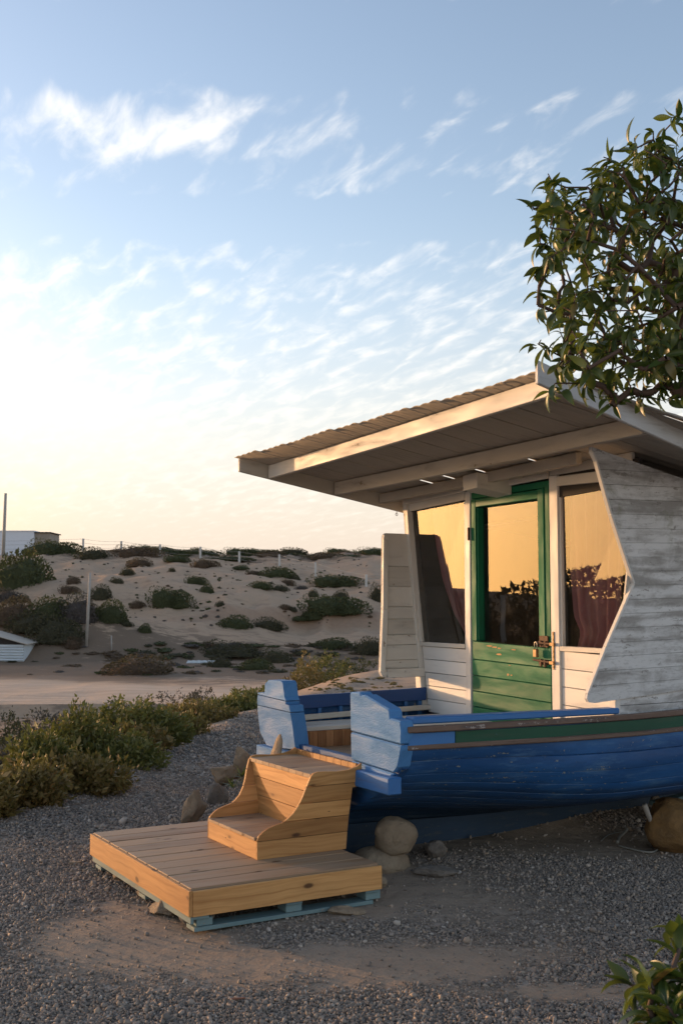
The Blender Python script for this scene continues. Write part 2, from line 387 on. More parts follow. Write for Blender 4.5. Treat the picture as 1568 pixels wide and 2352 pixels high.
def hull_mat():
    t = NT('hull_blue'); uv = t.uv(); o = t.obj()
    n1 = t.noise(t.map(uv, (1.3, 30, 1)), 1.0, 6, .62, .3); n2 = t.noise(t.map(o, (.9, .9, 3)), 1.5, 6, .62); n3 = t.noise(o, 34, 6, .7, .3)
    n4 = t.noise(t.map(o, (1.6, 1, 9)), 2.2, 7, .7)
    col = t.mix(t.rng(n2, .32, .68), (.021, .096, .255), (.013, .060, .17))
    col = t.mix(t.math('MULTIPLY', t.rng(n1, .45, .8), .5), col, (.012, .035, .085))
    col = t.mix(t.math('MULTIPLY', t.rng(n4, .52, .66), .5), col, (.075, .16, .28))
    seam = t.rng(t.attr('bv'), .9, .98)
    col = t.mix(t.math('MULTIPLY', seam, t.rng(n4, .42, .64, .0, .38)), col, (.14, .19, .25))
    chip = t.rng(t.math('ADD', t.math('MULTIPLY', n3, .5), t.math('MULTIPLY', n1, .5)), .590, .620)
    col = t.mix(t.math('MULTIPLY', chip, .8), col, t.mix(n3, (.14, .16, .15), (.30, .30, .24)))
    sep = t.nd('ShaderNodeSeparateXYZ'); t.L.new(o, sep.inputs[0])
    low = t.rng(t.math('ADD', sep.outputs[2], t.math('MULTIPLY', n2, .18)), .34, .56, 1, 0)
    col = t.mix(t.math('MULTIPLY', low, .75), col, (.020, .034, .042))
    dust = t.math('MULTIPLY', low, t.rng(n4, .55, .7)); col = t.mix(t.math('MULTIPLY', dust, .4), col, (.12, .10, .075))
    return t.fin(col, t.rng(n4, .3, .7, .42, .75), t.bump(t.math('SUBTRACT', t.math('MULTIPLY', n1, .5), t.math('MULTIPLY', chip, .5)), .45, .004), .3)
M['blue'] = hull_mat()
M['blue_light'] = paint('transom_blue', (.070, .220, .47), (.058, .185, .39), (.24, .32, .30), .065, .7, streak=(3, 9), relief=.55, dirt=(.05, .13, .27), dirtk=.7)
M['blue_rail'] = paint('rail_blue', (.045, .165, .40), (.03, .12, .31), (.20, .22, .24), .07, .45, streak=(3, 22))
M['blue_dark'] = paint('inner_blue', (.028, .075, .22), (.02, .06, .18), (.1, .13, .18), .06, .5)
M['green'] = paint('door_green', (.006, .165, .070), (.005, .105, .050), (.55, .42, .24), .045, .62, streak=(2, 9), dirt=(.02, .09, .045), dirtk=.75)
M['green_dark'] = paint('strake_green', (.009, .078, .042), (.007, .055, .03), (.03, .1, .12), .06, .5)
M['teal'] = paint('pallet_teal', (.17, .25, .25), (.13, .20, .21), (.26, .22, .17), .13, .65, streak=(3, 20))
def simple(name, c, rough=.6, metal=0, nz=.25, sc=8, bump=.2):
    t = NT(name); n = t.noise(t.obj(), sc, 5)
    t.b.inputs['Metallic'].default_value = metal
    return t.fin(t.mix(n, tuple(q*(1-nz) for q in c), tuple(q*(1+nz) for q in c)), rough, t.bump(n, bump, .005))
M['rust'] = simple('rusty_iron', (.10, .055, .035), .7, .3, .5, 40)
M['steel'] = simple('dull_steel', (.45, .42, .36), .42, .8, .3, 60)
M['brass'] = simple('brass', (.24, .15, .07), .5, .5, .4, 50)
M['black'] = simple('gap_shade_black', (.012, .012, .012), .8)
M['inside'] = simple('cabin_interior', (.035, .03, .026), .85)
M['rope'] = simple('pale_rope', (.22, .21, .18), .8)
M['pole'] = simple('bleached_pole', (.34, .31, .27), .8, 0, .3, 6)
M['post'] = simple('concrete_post', (.50, .48, .44), .8, 0, .2, 5)
M['wire'] = simple('fence_wire', (.35, .33, .30), .6)
M['plaster'] = simple('white_plaster', (.68, .69, .72), .8, 0, .06, 3)
M['block'] = simple('annex_shade', (.30, .25, .20), .9, 0, .25, 4)  # grey-brown colour carries the shade on the building's annex
def curtain_mat():
    t = NT('curtain_cloth'); n = t.noise(t.obj(), 5, 3)
    t.b.inputs['Sheen Weight'].default_value = .2
    tr = t.nd('ShaderNodeBsdfTranslucent'); tr.inputs[0].default_value = (.5, .18, .24, 1)
    m = t.fin(t.mix(n, (.62, .27, .31), (.72, .36, .38)), .8)
    mx = t.nd('ShaderNodeMixShader'); mx.inputs[0].default_value = .3
    t.L.new(t.b.outputs[0], mx.inputs[1]); t.L.new(tr.outputs[0], mx.inputs[2]); t.L.new(mx.outputs[0], t.out.inputs[0]); return m
M['curtain'] = curtain_mat()
def glass_mat():
    t = NT('window_glass'); t.N.remove(t.b)
    gl = t.nd('ShaderNodeBsdfGlossy'); gl.inputs['Roughness'].default_value = .008; gl.inputs[0].default_value = (.95, .95, .95, 1)
    tr = t.nd('ShaderNodeBsdfTransparent'); tr.inputs[0].default_value = (.72, .74, .72, 1)
    fr = t.nd('ShaderNodeFresnel'); fr.inputs[0].default_value = 1.85
    nb = t.bump(t.noise(t.obj(), 2.2, 2), .05, .01); t.L.new(nb, gl.inputs['Normal'])
    f = t.math('ADD', t.math('MULTIPLY', fr.outputs[0], GLASS_K), .0, True)
    mx = t.nd('ShaderNodeMixShader'); t.L.new(f, mx.inputs[0]); t.L.new(tr.outputs[0], mx.inputs[1]); t.L.new(gl.outputs[0], mx.inputs[2]); df = t.nd('ShaderNodeBsdfDiffuse'); df.inputs[0].default_value = (.5, .46, .40, 1)
    m2 = t.nd('ShaderNodeMixShader'); t.L.new(t.math('ADD', t.math('MULTIPLY', t.rng(t.noise(t.obj(), 7, 7, .7), .45, .75), .05), .012), m2.inputs[0]); t.L.new(mx.outputs[0], m2.inputs[1]); t.L.new(df.outputs[0], m2.inputs[2]); t.L.new(m2.outputs[0], t.out.inputs[0])
    return t.m
GLASS_K = .85
M['glass'] = glass_mat()
def rock_mat(name, a, b):
    t = NT(name); o = t.obj(); n = t.noise(o, 5, 8, .65); n2 = t.noise(o, 40, 5, .7)
    col = t.mix(t.rng(n, .3, .7), a, b); col = t.mix(t.math('MULTIPLY', t.rng(n2, .5, .8), .4), col, tuple(c*.5 for c in a))
    return t.fin(col, .85, t.bump(t.math('ADD', n, t.math('MULTIPLY', n2, .35)), .8, .03), .2)
M['rock'] = rock_mat('rock', (.34, .26, .175), (.20, .155, .11))
M['rock_grey'] = rock_mat('rock_grey', (.24, .21, .18), (.14, .12, .10))
M['rock_tan'] = rock_mat('rock_tan', (.33, .26, .18), (.25, .19, .13))
M['rock_orange'] = rock_mat('rock_orange', (.27, .155, .06), (.16, .10, .05))
def sheet_mat():
    t = NT('roof_sheet'); uv = t.uv(); n = t.noise(t.map(uv, (1, 9, 1)), 2, 5); n2 = t.noise(uv, 3, 4)
    col = t.mix(n, (.36, .315, .26), (.46, .41, .34)); col = t.mix(t.rng(n2, .5, .8, 0, .5), col, (.22, .19, .15))
    return t.fin(col, .6, t.bump(n, .2, .003))
M['sheet'] = sheet_mat()
def corr_mat():
    t = NT('shed_sheet'); n = t.noise(t.obj(), 3, 4)
    return t.fin(t.mix(n, (.48, .52, .54), (.58, .61, .62)), .5)
M['corr'] = corr_mat()
def leaf_mat(name, a, b, c=None, tr=.35, spec=.5, rough=.4):
    t = NT(name); bv = t.attr('bv'); n = t.noise(t.obj(), 6, 3)
    col = t.mix(t.math('ADD', t.math('MULTIPLY', bv, .75), t.math('MULTIPLY', n, .25)), a, b)
    if c: col = t.mix(t.rng(bv, .86, .95), col, c)
    m = t.fin(col, rough, None, spec)
    ts = t.nd('ShaderNodeBsdfTranslucent'); t.put(ts.inputs[0], t.mix(.5, col, (.25, .32, .04)))
    mx = t.nd('ShaderNodeMixShader'); mx.inputs[0].default_value = tr
    t.L.new(t.b.outputs[0], mx.inputs[1]); t.L.new(ts.outputs[0], mx.inputs[2]); t.L.new(mx.outputs[0], t.out.inputs[0]); return m
M['leaf'] = leaf_mat('broad_leaf', (.024, .050, .010), (.070, .108, .024), (.20, .10, .03), .25, .5, .38)
M['twig'] = simple('bark', (.085, .055, .04), .85)
M['scrub_green'] = leaf_mat('scrub_green', (.040, .046, .020), (.085, .088, .038), (.14, .09, .045), .08, .2, .8)
M['scrub_dark'] = leaf_mat('scrub_dark', (.045, .042, .026), (.085, .075, .045), None, .08, .15, .9)
M['scrub_brown'] = leaf_mat('scrub_brown', (.075, .052, .036), (.15, .10, .065), None, .08, .15, .9)
M['scrub_grey'] = leaf_mat('scrub_grey', (.060, .050, .045), (.12, .10, .09), None, .08, .15, .9)
M['succulent'] = leaf_mat('succulent_leaf', (.045, .055, .016), (.20, .18, .05), (.34, .20, .07), .15, .3, .6)
M['succulent_b'] = leaf_mat('succulent_leaf_rusty', (.070, .058, .020), (.27, .18, .06), (.36, .18, .065), .15, .3, .6)
def ground_mat():
    t = NT('ground'); P = t.pos(); sep = t.nd('ShaderNodeSeparateXYZ'); t.L.new(P, sep.inputs[0]); X, Y, Z = sep.outputs
    gr = t.attr('gravel'); lit = t.attr('litter'); trk = t.attr('track')
    nb = t.noise(P, .35, 6, .6); nm = t.noise(P, 5, 8, .65); nf = t.noise(P, 60, 6, .7)
    sand = t.mix(nb, (.76, .60, .46), (.62, .48, .36))
    sand = t.mix(t.math('MULTIPLY', t.rng(nm, .5, .75), .3), sand, (.38, .27, .18))
    near = t.mix(nm, (.34, .268, .200), (.235, .185, .140))
    near = t.mix(t.rng(nf, .52, .72, 0, .5), near, (.16, .11, .075))
    v1 = t.vor(P, 48, out='Color'); vd = t.vor(P, 48)
    s1 = t.nd('ShaderNodeSeparateColor'); t.L.new(v1, s1.inputs[0])
    gc = t.mix(s1.outputs[0], (.14, .12, .103), (.38, .325, .27)); gc = t.mix(t.rng(vd, .25, .62, 0, .85), gc, (.03, .027, .025))
    v2 = t.vor(P, 22, out='Color'); s2 = t.nd('ShaderNodeSeparateColor'); t.L.new(v2, s2.inputs[0])
    gc = t.mix(t.rng(s2.outputs[1], .84, .88, 0, .9), gc, (.36, .32, .28))
    far = t.rng(Y, 22, 34)
    col = t.mix(far, near, sand)
    col = t.mix(t.attr('sandy'), col, t.mix(nm, (.44, .31, .21), (.36, .25, .165)))
    col = t.mix(gr, col, gc)
    nl = t.noise(t.map(P, (.5, 1.3, 1)), 1.5, 8, .7)
    lm = t.math('MULTIPLY', t.rng(t.math('ADD', nl, t.math('MULTIPLY', lit, .35)), .62, .74), t.math('MULTIPLY', lit, 1.6, True))
    col = t.mix(lm, col, t.mix(nf, (.14, .095, .065), (.22, .16, .11)))
    col = t.mix(t.math('MULTIPLY', trk, .8), col, t.mix(t.rng(t.noise(t.map(P, (.25, 2.2, 1)), 1.0, 7, .7), .35, .68), (.62, .48, .36), (.43, .33, .245)))
    col = t.mix(t.math('MULTIPLY', t.attr('bank'), .75), col, t.mix(nm, (.36, .24, .165), (.22, .145, .10)))
    h = t.math('ADD', t.math('MULTIPLY', t.math('SUBTRACT', 1.0, vd), t.math('MULTIPLY', gr, .9)), t.math('MULTIPLY', nf, .5))
    n1 = t.bump(h, .9, .012); n2 = t.bump(t.noise(P, 9, 6), .5, .05, n1)
    n3 = t.bump(t.noise(P, .8, 5), .3, .3, n2)
    return t.fin(col, .92, n3, .15)
M['ground'] = ground_mat()
def gravel_mat():
    t = NT('gravel_stones'); bv = t.attr('bv'); r = t.nd('ShaderNodeValToRGB'); t.L.new(bv, r.inputs[0])
    e = r.color_ramp.elements; e[0].color = (.13, .117, .105, 1); e[1].color = (.42, .37, .32, 1)
    for p, c in ((.25, (.18, .152, .128, 1)), (.55, (.255, .212, .175, 1)), (.75, (.30, .25, .205, 1)), (.88, (.32, .24, .17, 1))):
        q = e.new(p); q.color = c
    return t.fin(r.outputs[0], .8, None, .3)
M['gravel'] = gravel_mat()

# ------------------------------------------------------------------ terrain
def gravel_w(x, y):
    """1 on the gravel, 0 on bare sand"""
    x = np.asarray(x, float); y = np.asarray(y, float)
    d = x-edge_x(y)
    n = fbm(x*2.2, y*2.2, 4, 60)-.47; n2 = fbm(x*9, y*9, 3, 71)-.45
    def el(cx, cy, rx, ry): return np.sqrt(((x-cx)/rx)**2+((y-cy)/ry)**2)
    patch = np.minimum.reduce([el(-.98, 5.55, .55, .75), el(-.6, 5.1, .8, .36), el(.25, 5.15, .85, .36), el(.0, 6.2, .9, .65), el(1.0, 4.75, .6, .16), el(1.3, 7.3, 2.0, .45)])
    w = sst(.45, 1.45, patch+n*1.0+n2*.7)
    w = w*sst(-.12, .22, d+n*.7)
    w = w*(1-sst(17, 24, y+n*10))
    # thin worn spots
    w = w*(.55+.45*sst(.30, .42, fbm(x*1.1, y*1.1, 4, 90)))
    return np.clip(w, 0, 1)
def sandy_w(x, y):
    d = x-edge_x(y); n = fbm(x*3, y*3, 3, 44)-.45
    return np.clip(1-sst(.0, .5, d+n*.8)+sst(15, 22, y), 0, 1)
def build_ground():
    ys = np.concatenate([np.arange(-8, 2.4, .4), np.arange(2.4, 9, .05), np.arange(9, 18, .10), np.arange(18, 34, .25), np.arange(34, 56, .7), np.arange(56, 118, .55), np.arange(118, 160, 4), [175, 220, 300, 450, 700, 1100]])
    tx = np.linspace(-1, 1, 360); tx = np.sign(tx)*(np.abs(tx)**1.35)
    nx, ny = len(tx), len(ys)
    X = np.zeros((ny, nx)); Y = np.zeros((ny, nx))
    for j, y in enumerate(ys):
        w = 5.5+max(y, 0)*.62 if y < 118 else 80+(y-118)*1.6
        X[j] = tx*(w if y > 0 else 5.5); Y[j] = y
    X[:, 0] -= 400+Y[:, 0]*.5; X[:, -1] += 400+Y[:, 0]*.5
    Z = gh(X, Y)
    me = bpy.data.meshes.new('ground')
    V = np.stack([X, Y, Z], -1).reshape(-1, 3); me.vertices.add(len(V)); me.vertices.foreach_set('co', V.ravel())
    i = np.arange(nx-1); j = np.arange(ny-1); I, J = np.meshgrid(i, j)
    a = J*nx+I; F = np.stack([a, a+1, a+nx+1, a+nx], -1).reshape(-1, 4)
    me.loops.add(F.size); me.loops.foreach_set('vertex_index', F.ravel())
    me.polygons.add(len(F)); me.polygons.foreach_set('loop_start', np.arange(0, F.size, 4)); me.polygons.foreach_set('use_smooth', np.ones(len(F), bool))
    me.update(calc_edges=True)
    x, y = V[:, 0], V[:, 1]
    yy = y-4*(fbm(x*.06, y*.02, 2, 31)-.5)*2
    n = fbm(x*.2, y*.2, 3, 12)
    lit = sst(32, 36, y)*(1-sst(60, 66, y))*(.55+.6*n)+sst(62, 66, y)*.28+sst(92, 104, yy)*.55
    d = edge_x(y)-x
    lit = np.maximum(lit, sst(.5, 3.5, d+2*(n-.5))*(1-sst(28, 36, y+6*(n-.5)))*.62)
    yt = y+2.5*np.sin(x*.08)+.12*x
    tn = 3.2*(fbm(x*.35, y*.35, 4, 15)-.5)*2
    trk = sst(31, 34, yt+tn)*(1-sst(38, 44, yt+tn))
    lit = lit*(1-.75*trk)
    lit = np.maximum(lit, sst(43, 46, y+tn)*(1-sst(60, 64, y))*.95)
    bk = np.interp(x, [-9, -6.8, -4.8, -2.2, 0, 2.3, 6], [66, 67.2, 68.0, 69.2, 68.9, 69.2, 70])
    bank = sst(-1.1, -.3, y-bk+.8*(n-.5))*(1-sst(.3, 1.0, y-bk+.8*(n-.5)))*sst(-11, -7.5, x)
    for nm, v in (('gravel', gravel_w(x, y)), ('litter', np.clip(lit, 0, 1)), ('track', trk), ('sandy', sandy_w(x, y)), ('bank', bank)):
        at = me.attributes.new(nm, 'FLOAT', 'POINT'); at.data.foreach_set('value', v.astype(np.float32))
    me.materials.append(M['ground'])
    o = bpy.data.objects.new('ground', me); S.collection.objects.link(o); tag(o, kind='structure')
build_ground()

def build_gravel():
    # crushed stones, denser and smaller near the lens
    P = []
    for (y0, y1, dens, s0) in ((2.6, 5.0, 12500, .0046), (5.0, 7.2, 9000, .0050), (7.2, 10.5, 3600, .0066), (10.5, 17.5, 800, .0098)):
        xa = -y1*.42-.1; xb = y1*.42+.1
        n = int((xb-xa)*(y1-y0)*dens)
        x = rng.uniform(xa, xb, n); y = rng.uniform(y0, y1, n)
        k = (np.abs(x) < y*.40+.1) & (x > edge_x(y)-.1)
        x, y = x[k], y[k]
        w = gravel_w(x, y); k = rng.random(len(x)) < (.03+.97*w**1.1)
        x, y = x[k], y[k]
        # nothing under the hull keel and the deck
        P.append(np.stack([x, y, s0*np.exp(rng.normal(0, .38, len(x)))], -1))
    P = np.concatenate(P)
    n = len(P); x, y, s = P.T
    ph = (1+5**.5)/2
    ico = np.array([(-1, ph, 0), (1, ph, 0), (-1, -ph, 0), (1, -ph, 0), (0, -1, ph), (0, 1, ph), (0, -1, -ph), (0, 1, -ph), (ph, 0, -1), (ph, 0, 1), (-ph, 0, -1), (-ph, 0, 1)])/1.9
    fa = np.array([(0, 11, 5), (0, 5, 1), (0, 1, 7), (0, 7, 10), (0, 10, 11), (1, 5, 9), (5, 11, 4), (11, 10, 2), (10, 7, 6), (7, 1, 8), (3, 9, 4), (3, 4, 2), (3, 2, 6), (3, 6, 8), (3, 8, 9), (4, 9, 5), (2, 4, 11), (6, 2, 10), (8, 6, 7), (9, 8, 1)])
    V = np.repeat(ico[None], n, 0)*(1+rng.normal(0, .20, (n, 12, 1)))
    V = V*np.stack([rng.uniform(.8, 1.5, n), rng.uniform(.6, 1.1, n), rng.uniform(.45, .85, n)], -1)[:, None]
    q = rng.normal(size=(n, 4)); q[:, 0] += 1.6; q /= np.linalg.norm(q, axis=1)[:, None]
    w_, a, b, c = q.T
    Rm = np.stack([1-2*(b*b+c*c), 2*(a*b-c*w_), 2*(a*c+b*w_), 2*(a*b+c*w_), 1-2*(a*a+c*c), 2*(b*c-a*w_), 2*(a*c-b*w_), 2*(b*c+a*w_), 1-2*(a*a+b*b)], -1).reshape(n, 3, 3)
    th = rng.uniform(0, 6.283, n); cz, sz = np.cos(th), np.sin(th); Z0 = np.zeros(n); O1 = np.ones(n)
    Rz = np.stack([cz, -sz, Z0, sz, cz, Z0, Z0, Z0, O1], -1).reshape(n, 3, 3)
    V = np.einsum('nij,nkj->nki', np.einsum('nij,njk->nik', Rz, Rm), V)*s[:, None, None]
    z = gh(x, y)+s*rng.uniform(.15, .7, n)
    V += np.stack([x, y, z], -1)[:, None]
    F = (fa[None]+12*np.arange(n)[:, None, None]).reshape(-1, 3)
    me = bpy.data.meshes.new('gravel'); me.vertices.add(n*12); me.vertices.foreach_set('co', V.ravel())
    me.loops.add(F.size); me.loops.foreach_set('vertex_index', F.ravel().astype(np.int32))
    me.polygons.add(len(F)); me.polygons.foreach_set('loop_start', np.arange(0, F.size, 3)); me.update(calc_edges=True)
    at = me.attributes.new('bv', 'FLOAT', 'FACE'); at.data.foreach_set('value', np.repeat(rng.random(n), 20).astype(np.float32))
    me.materials.append(M['gravel']); o = bpy.data.objects.new('gravel', me); S.collection.objects.link(o)
    tag(o, 'grey crushed gravel covering the terrace round the boat', 'gravel', kind='stuff')
    print('stones', n)
build_gravel()

# ------------------------------------------------------------------ the boat
boat = empty('cabin_boat', T0, A30, 'blue wooden boat with a white cabin, green door and overhanging roof', 'boat')
def B(): return MB(flip=True)
def lerp(a, b, t): return a+(b-a)*t
# hull sections: half breadths and heights along u
HU = [0, .5, 1.0, 1.5, 2.1, 2.8, 3.6, 4.4, 5.1, 5.6, 5.95]
HB = [.865, .93, .985, 1.03, 1.08, 1.11, 1.07, .92, .66, .38, .05]
SH = [.925, .928, .93, .935, .955, .99, 1.05, 1.14, 1.25, 1.34, 1.42]
def hull_pt(u, k):
    """k 0 at the sheer to 1 at the keel"""
    hb = np.interp(u, HU, HB); sh = np.interp(u, HU, SH)
    t = sst(0, 1.5, u); kb = .11+.02*u+.9*float(sst(3.8, 6.0, u))*.6
    # stern section (wine glass) and midship section as fractions (breadth, height above keel rel. sheer)
    K = [0, .13, .26, .40, .52, .64, .76, .88, 1.0]
    st = [(1, 1), (.99, .83), (.93, .68), (.83, .585), (.67, .50), (.49, .42), (.29, .345), (.10, .27), (.035, .17)]
    ms = [(1, 1), (1.025, .81), (1.03, .63), (.985, .475), (.89, .37), (.71, .29), (.48, .225), (.22, .165), (.035, .11)]
    bw = [(1, 1), (.93, .86), (.82, .70), (.69, .55), (.55, .42), (.40, .30), (.26, .19), (.12, .09), (.03, .03)]
    ff = float(sst(3.2, 5.8, u))
    def g(tab, i): return np.interp(k, K, [q[i] for q in tab])
    w = lerp(lerp(g(st, 0), g(ms, 0), float(t)), g(bw, 0), ff); h = lerp(lerp(g(st, 1), g(ms, 1), float(t)), g(bw, 1), ff)
    return hb*w, kb+(sh-kb)*h
def hv(u, z):
    ks = np.linspace(0, .6, 13); P = [hull_pt(u, k) for k in ks]
    return float(np.interp(-z, [-p[1] for p in P], [p[0] for p in P]))
def build_hull():
    m = B(); us = np.concatenate([np.linspace(0, 3.2, 46), np.linspace(3.3, 5.95, 20)])
    seams = np.linspace(0, .94, 11)
    ks = []
    for a, b in zip(seams[:-1], seams[1:]): ks += [(a+.0035, 0), (a*.66+b*.34, .003), (a*.33+b*.67, .003), (b-.0035, 0), (b, -.007)]
    ks += [(.97, 0), (1.0, 0)]
    for sgn in (1, -1):
        vs = []; fs = []; bvs = []
        for i, u in enumerate(us):
            for (k, off) in ks:
                v, z = hull_pt(u, k); v2, z2 = hull_pt(u, min(1, k+.02))
                nrm = Vector((z-z2, v2-v)); nrm = nrm.normalized() if nrm.length > 1e-6 else Vector((1, 0)); nrm = Vector((abs(nrm.x), -abs(nrm.y)))
                wob = .006*(float(vn(u*1.7, k*7, 3))-.5)
                vs.append((u, sgn*(v+nrm.x*(off+wob)), z+nrm.y*(off+wob)))
        nk = len(ks)
        for i in range(len(us)-1):
            for j in range(nk-1): fs.append((i*nk+j, (i+1)*nk+j, (i+1)*nk+j+1, i*nk+j+1)); bvs.append(1.0 if j % 5 in (3, 4) else .42+.12*((j//5*7) % 5)/5)
        m.piece(vs, fs, (1, 0, 0), 0, bvs)
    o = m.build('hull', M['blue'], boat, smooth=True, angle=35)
    sol = o.modifiers.new('solid', 'SOLIDIFY'); sol.thickness = .03; sol.offset = -1
    return o
build_hull()
# keel and skeg: a thick vertical board from the stern along the bottom
m = B(); kp = [(-.10, .0), (-.10, .30), (.0, .62), (.02, .44), (1.0, .30), (2.4, .27), (3.6, .30), (5.0, .62), (5.6, 1.0), (5.95, 1.5), (6.08, 1.5), (5.75, .85), (5.15, .42), (3.8, .12), (2.4, .05), (1.0, .02)]
m.prism(kp, lambda u, z: (u, -.035, z+.02), lambda u, z: (u, .035, z+.02)); m.build('keel', M['blue'], boat, bevel=.005)
# transom: lower centre board, two tall blocks left and right of the gap, sill blocks
m = B(); tp = [(.86, .70), (.72, .58)] + [tuple(hull_pt(0, k)) for k in (.40, .52, .64, .76, .88)]
poly = tp + [(-a, b) for a, b in reversed(tp)]
m.prism(poly, lambda v, z: (-.005, v*.985, z), lambda v, z: (.045, v*.985, z), (0, 1, 0)); m.build('transom', M['blue'], boat, bevel=.003)
def planked(m, poly, cuts, f0, f1, grain, gap=.006):
    """cut a 2-D outline (x,y) at heights y = cuts(x slope allowed) into planks"""
    def clip(P, y0, s, keep_above):
        out = []; n = len(P)
        for i in range(n):
            a, b = P[i], P[(i+1) % n]
            da = a[1]-(y0+s*a[0]); db = b[1]-(y0+s*b[0])
            if not keep_above: da, db = -da, -db
            if da >= 0: out.append(a)
            if (da >= 0) != (db >= 0):
                t = da/(da-db); out.append((a[0]+(b[0]-a[0])*t, a[1]+(b[1]-a[1])*t))
        return out
    rest = poly
    for (y0, s) in cuts:
        low = clip(rest, y0-gap/2, s, False); rest = clip(rest, y0+gap/2, s, True)
        if len(low) > 2: m.prism(low, f0, f1, grain)
    if len(rest) > 2: m.prism(rest, f0, f1, grain)
fz = lambda u: (lambda v, z: (u, v, z))
m = B()
nb = [(.352, .625), (.715, .60), (.84, .71), (.872, .80), (.878, .90), (.868, .955), (.765, .962), (.760, .995), (.748, 1.01), (.50, 1.068), (.462, 1.062), (.445, 1.078), (.335, 1.072), (.342, .82)]
planked(m, nb, [(.70, -.035), (.86, -.035)], fz(-.03), fz(.055), (0, 1, 0), .005)
m.build('transom_block', M['blue_light'], boat, bevel=.008)
m = B()
fb = [(-.325, .672), (-.36, .80), (-.41, .935), (-.46, .94), (-.455, .962), (-.475, .985), (-.50, 1.07), (-.52, 1.082), (-.70, 1.078), (-.755, 1.05), (-.76, .99), (-.862, .985), (-.872, .93), (-.858, .84), (-.825, .73), (-.715, .645)]
planked(m, fb, [(.885, -.02), (.945, -.03)], fz(-.035), fz(.065), (0, 1, 0), .005)
m.build('transom_block', M['blue_light'], boat, bevel=.008)
for lo, hi in ((.418, .834), (-.78, -.30)):
    m = B(); m.box((-.085, .0), (lo, hi), (.563, .655), (0, 1, 0)); m.build('transom_sill', M['blue_light'] if lo < 0 else M['blue_rail'], boat, bevel=.006)
# rails
def side_strip(name, mat, u0, u1, z0f, h, w, off, sgn=1, n=24, wob=.006, bev=.004, seed=0, vf=None):
    m = B(); vs = []; fs = []
    for i in range(n+1):
        u = lerp(u0, u1, i/n); zc = z0f(u)
        v = (vf(u) if vf else (hv(u, min(zc, float(np.interp(u, HU, SH)))) if name in ('rub_rail', 'sheer_strake') else np.interp(u, HU, HB)))+off+wob*(float(vn(u*3, seed, 8))-.5)
        hh = h*(1+.10*(float(vn(u*5, seed+3, 9))-.5))
        for a, b in ((0, -hh/2), (w, -hh/2), (w, hh/2), (0, hh/2)): vs.append((u, sgn*(v+a), zc+b))
    for i in range(n):
        for k in range(4): k2 = (k+1) % 4; fs.append((i*4+k, (i+1)*4+k, (i+1)*4+k2, i*4+k2))
    fs += [(0, 1, 2, 3), (n*4+3, n*4+2, n*4+1, n*4)]
    m.piece(vs, fs, (1, 0, 0)); return m.build(name, mat, boat, bevel=bev)
shf = lambda u: float(np.interp(u, HU, SH))
for sgn in (1, -1):
    side_strip('rub_rail', M['rail_wood'], .01, 5.8, lambda u: shf(u)-.018, .034, .036, -.010, sgn, 60, .008, .006, 1)
    side_strip('rub_rail', M['rail_wood'], .01, 5.8, lambda u: shf(u)-.115, .027, .027, -.006, sgn, 60, .008, .006, 5)
    side_strip('sheer_strake', M['green_dark'], .30, 5.7, lambda u: shf(u)-.071, .064, .018, -.008, sgn, 50, .002, .0, 2)
    side_strip('sheer_strake', M['blue_rail'], .02, .295, lambda u: shf(u)-.071, .064, .0175, -.008, sgn, 6, .002, .0, 2)
side_strip('gunwale', M['blue_rail'], .05, 1.40, lambda u: .952, .036, .085, -.085, 1, 30, .006, .007, 11)
# the far side as seen from inside: wide dark blue board over a gap with short timbers
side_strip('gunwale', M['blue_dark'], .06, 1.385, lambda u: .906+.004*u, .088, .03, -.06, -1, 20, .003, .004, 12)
for u in (.24, .44, .62, .82, 1.0, 1.2, 1.33):
    m = B(); hbv = np.interp(u, HU, HB); m.box((u-.014, u+.014), (-hbv+.025, -hbv+.055), (.76, .866), (0, 0, 1)); m.build('frame_timber', M['blue_rail'], boat, bevel=.003)
side_strip('inner_liner', M['blue'], .06, 1.40, lambda u: .815, .10, .01, -.022, -1, 20, 0, 0, 2)
side_strip('inner_stringer', M['white'], .06, 1.40, lambda u: .806+.008*u, .036, .03, -.105, -1, 20, .003, .003, 14)
# cockpit: white raised floor with a timber-lined well behind the gap
m = B()
def floor_piece(m, u0, u1, v0, v1, n):
    for i in range(n):
        a = lerp(v0, v1, i/n); b = lerp(v0, v1, (i+1)/n)-.003; m.box((u0, u1), (a, b), (.755, .781), (1, 0, 0))
floor_piece(m, .06, 1.40, -.80, -.50, 4); floor_piece(m, .47, 1.40, -.50, .36, 9); floor_piece(m, .06, 1.40, .36, .80, 5)
m.build('cockpit_floor', M['white'], boat, bevel=.002)
m = B()
for i in range(7): a = lerp(.03, .46, i/7); m.box((a, a+.059), (-.505, -.487), (.65, .754), (0, 0, 1))
for i in range(14): a = lerp(-.487, .35, i/14); m.box((.455, .473), (a, a+.0575), (.65, .754), (0, 0, 1))
for i in range(7): a = lerp(.03, .46, i/7); m.box((a, a+.059), (.345, .363), (.65, .754), (0, 0, 1))
m.build('well_lining', M['pine_red'], boat, bevel=.0015)
m = B()
for i in range(8): a = lerp(-.52, .40, i/8); m.box((-.04, .47), (a, a+.112), (.625, .650), (1, 0, 0))
m.build('well_floor', M['pine_top'], boat, bevel=.002)
# ---- cabin
def sv(z): return .985+.165*(z-.95)   # half width of the cabin at height z
UW = 1.40
def WP(u): return lambda v, z: (u, v, z)
def zroof(u, v): return 2.511-.172*u+(v+1.28)/3.05*.115   # underside of the rafters
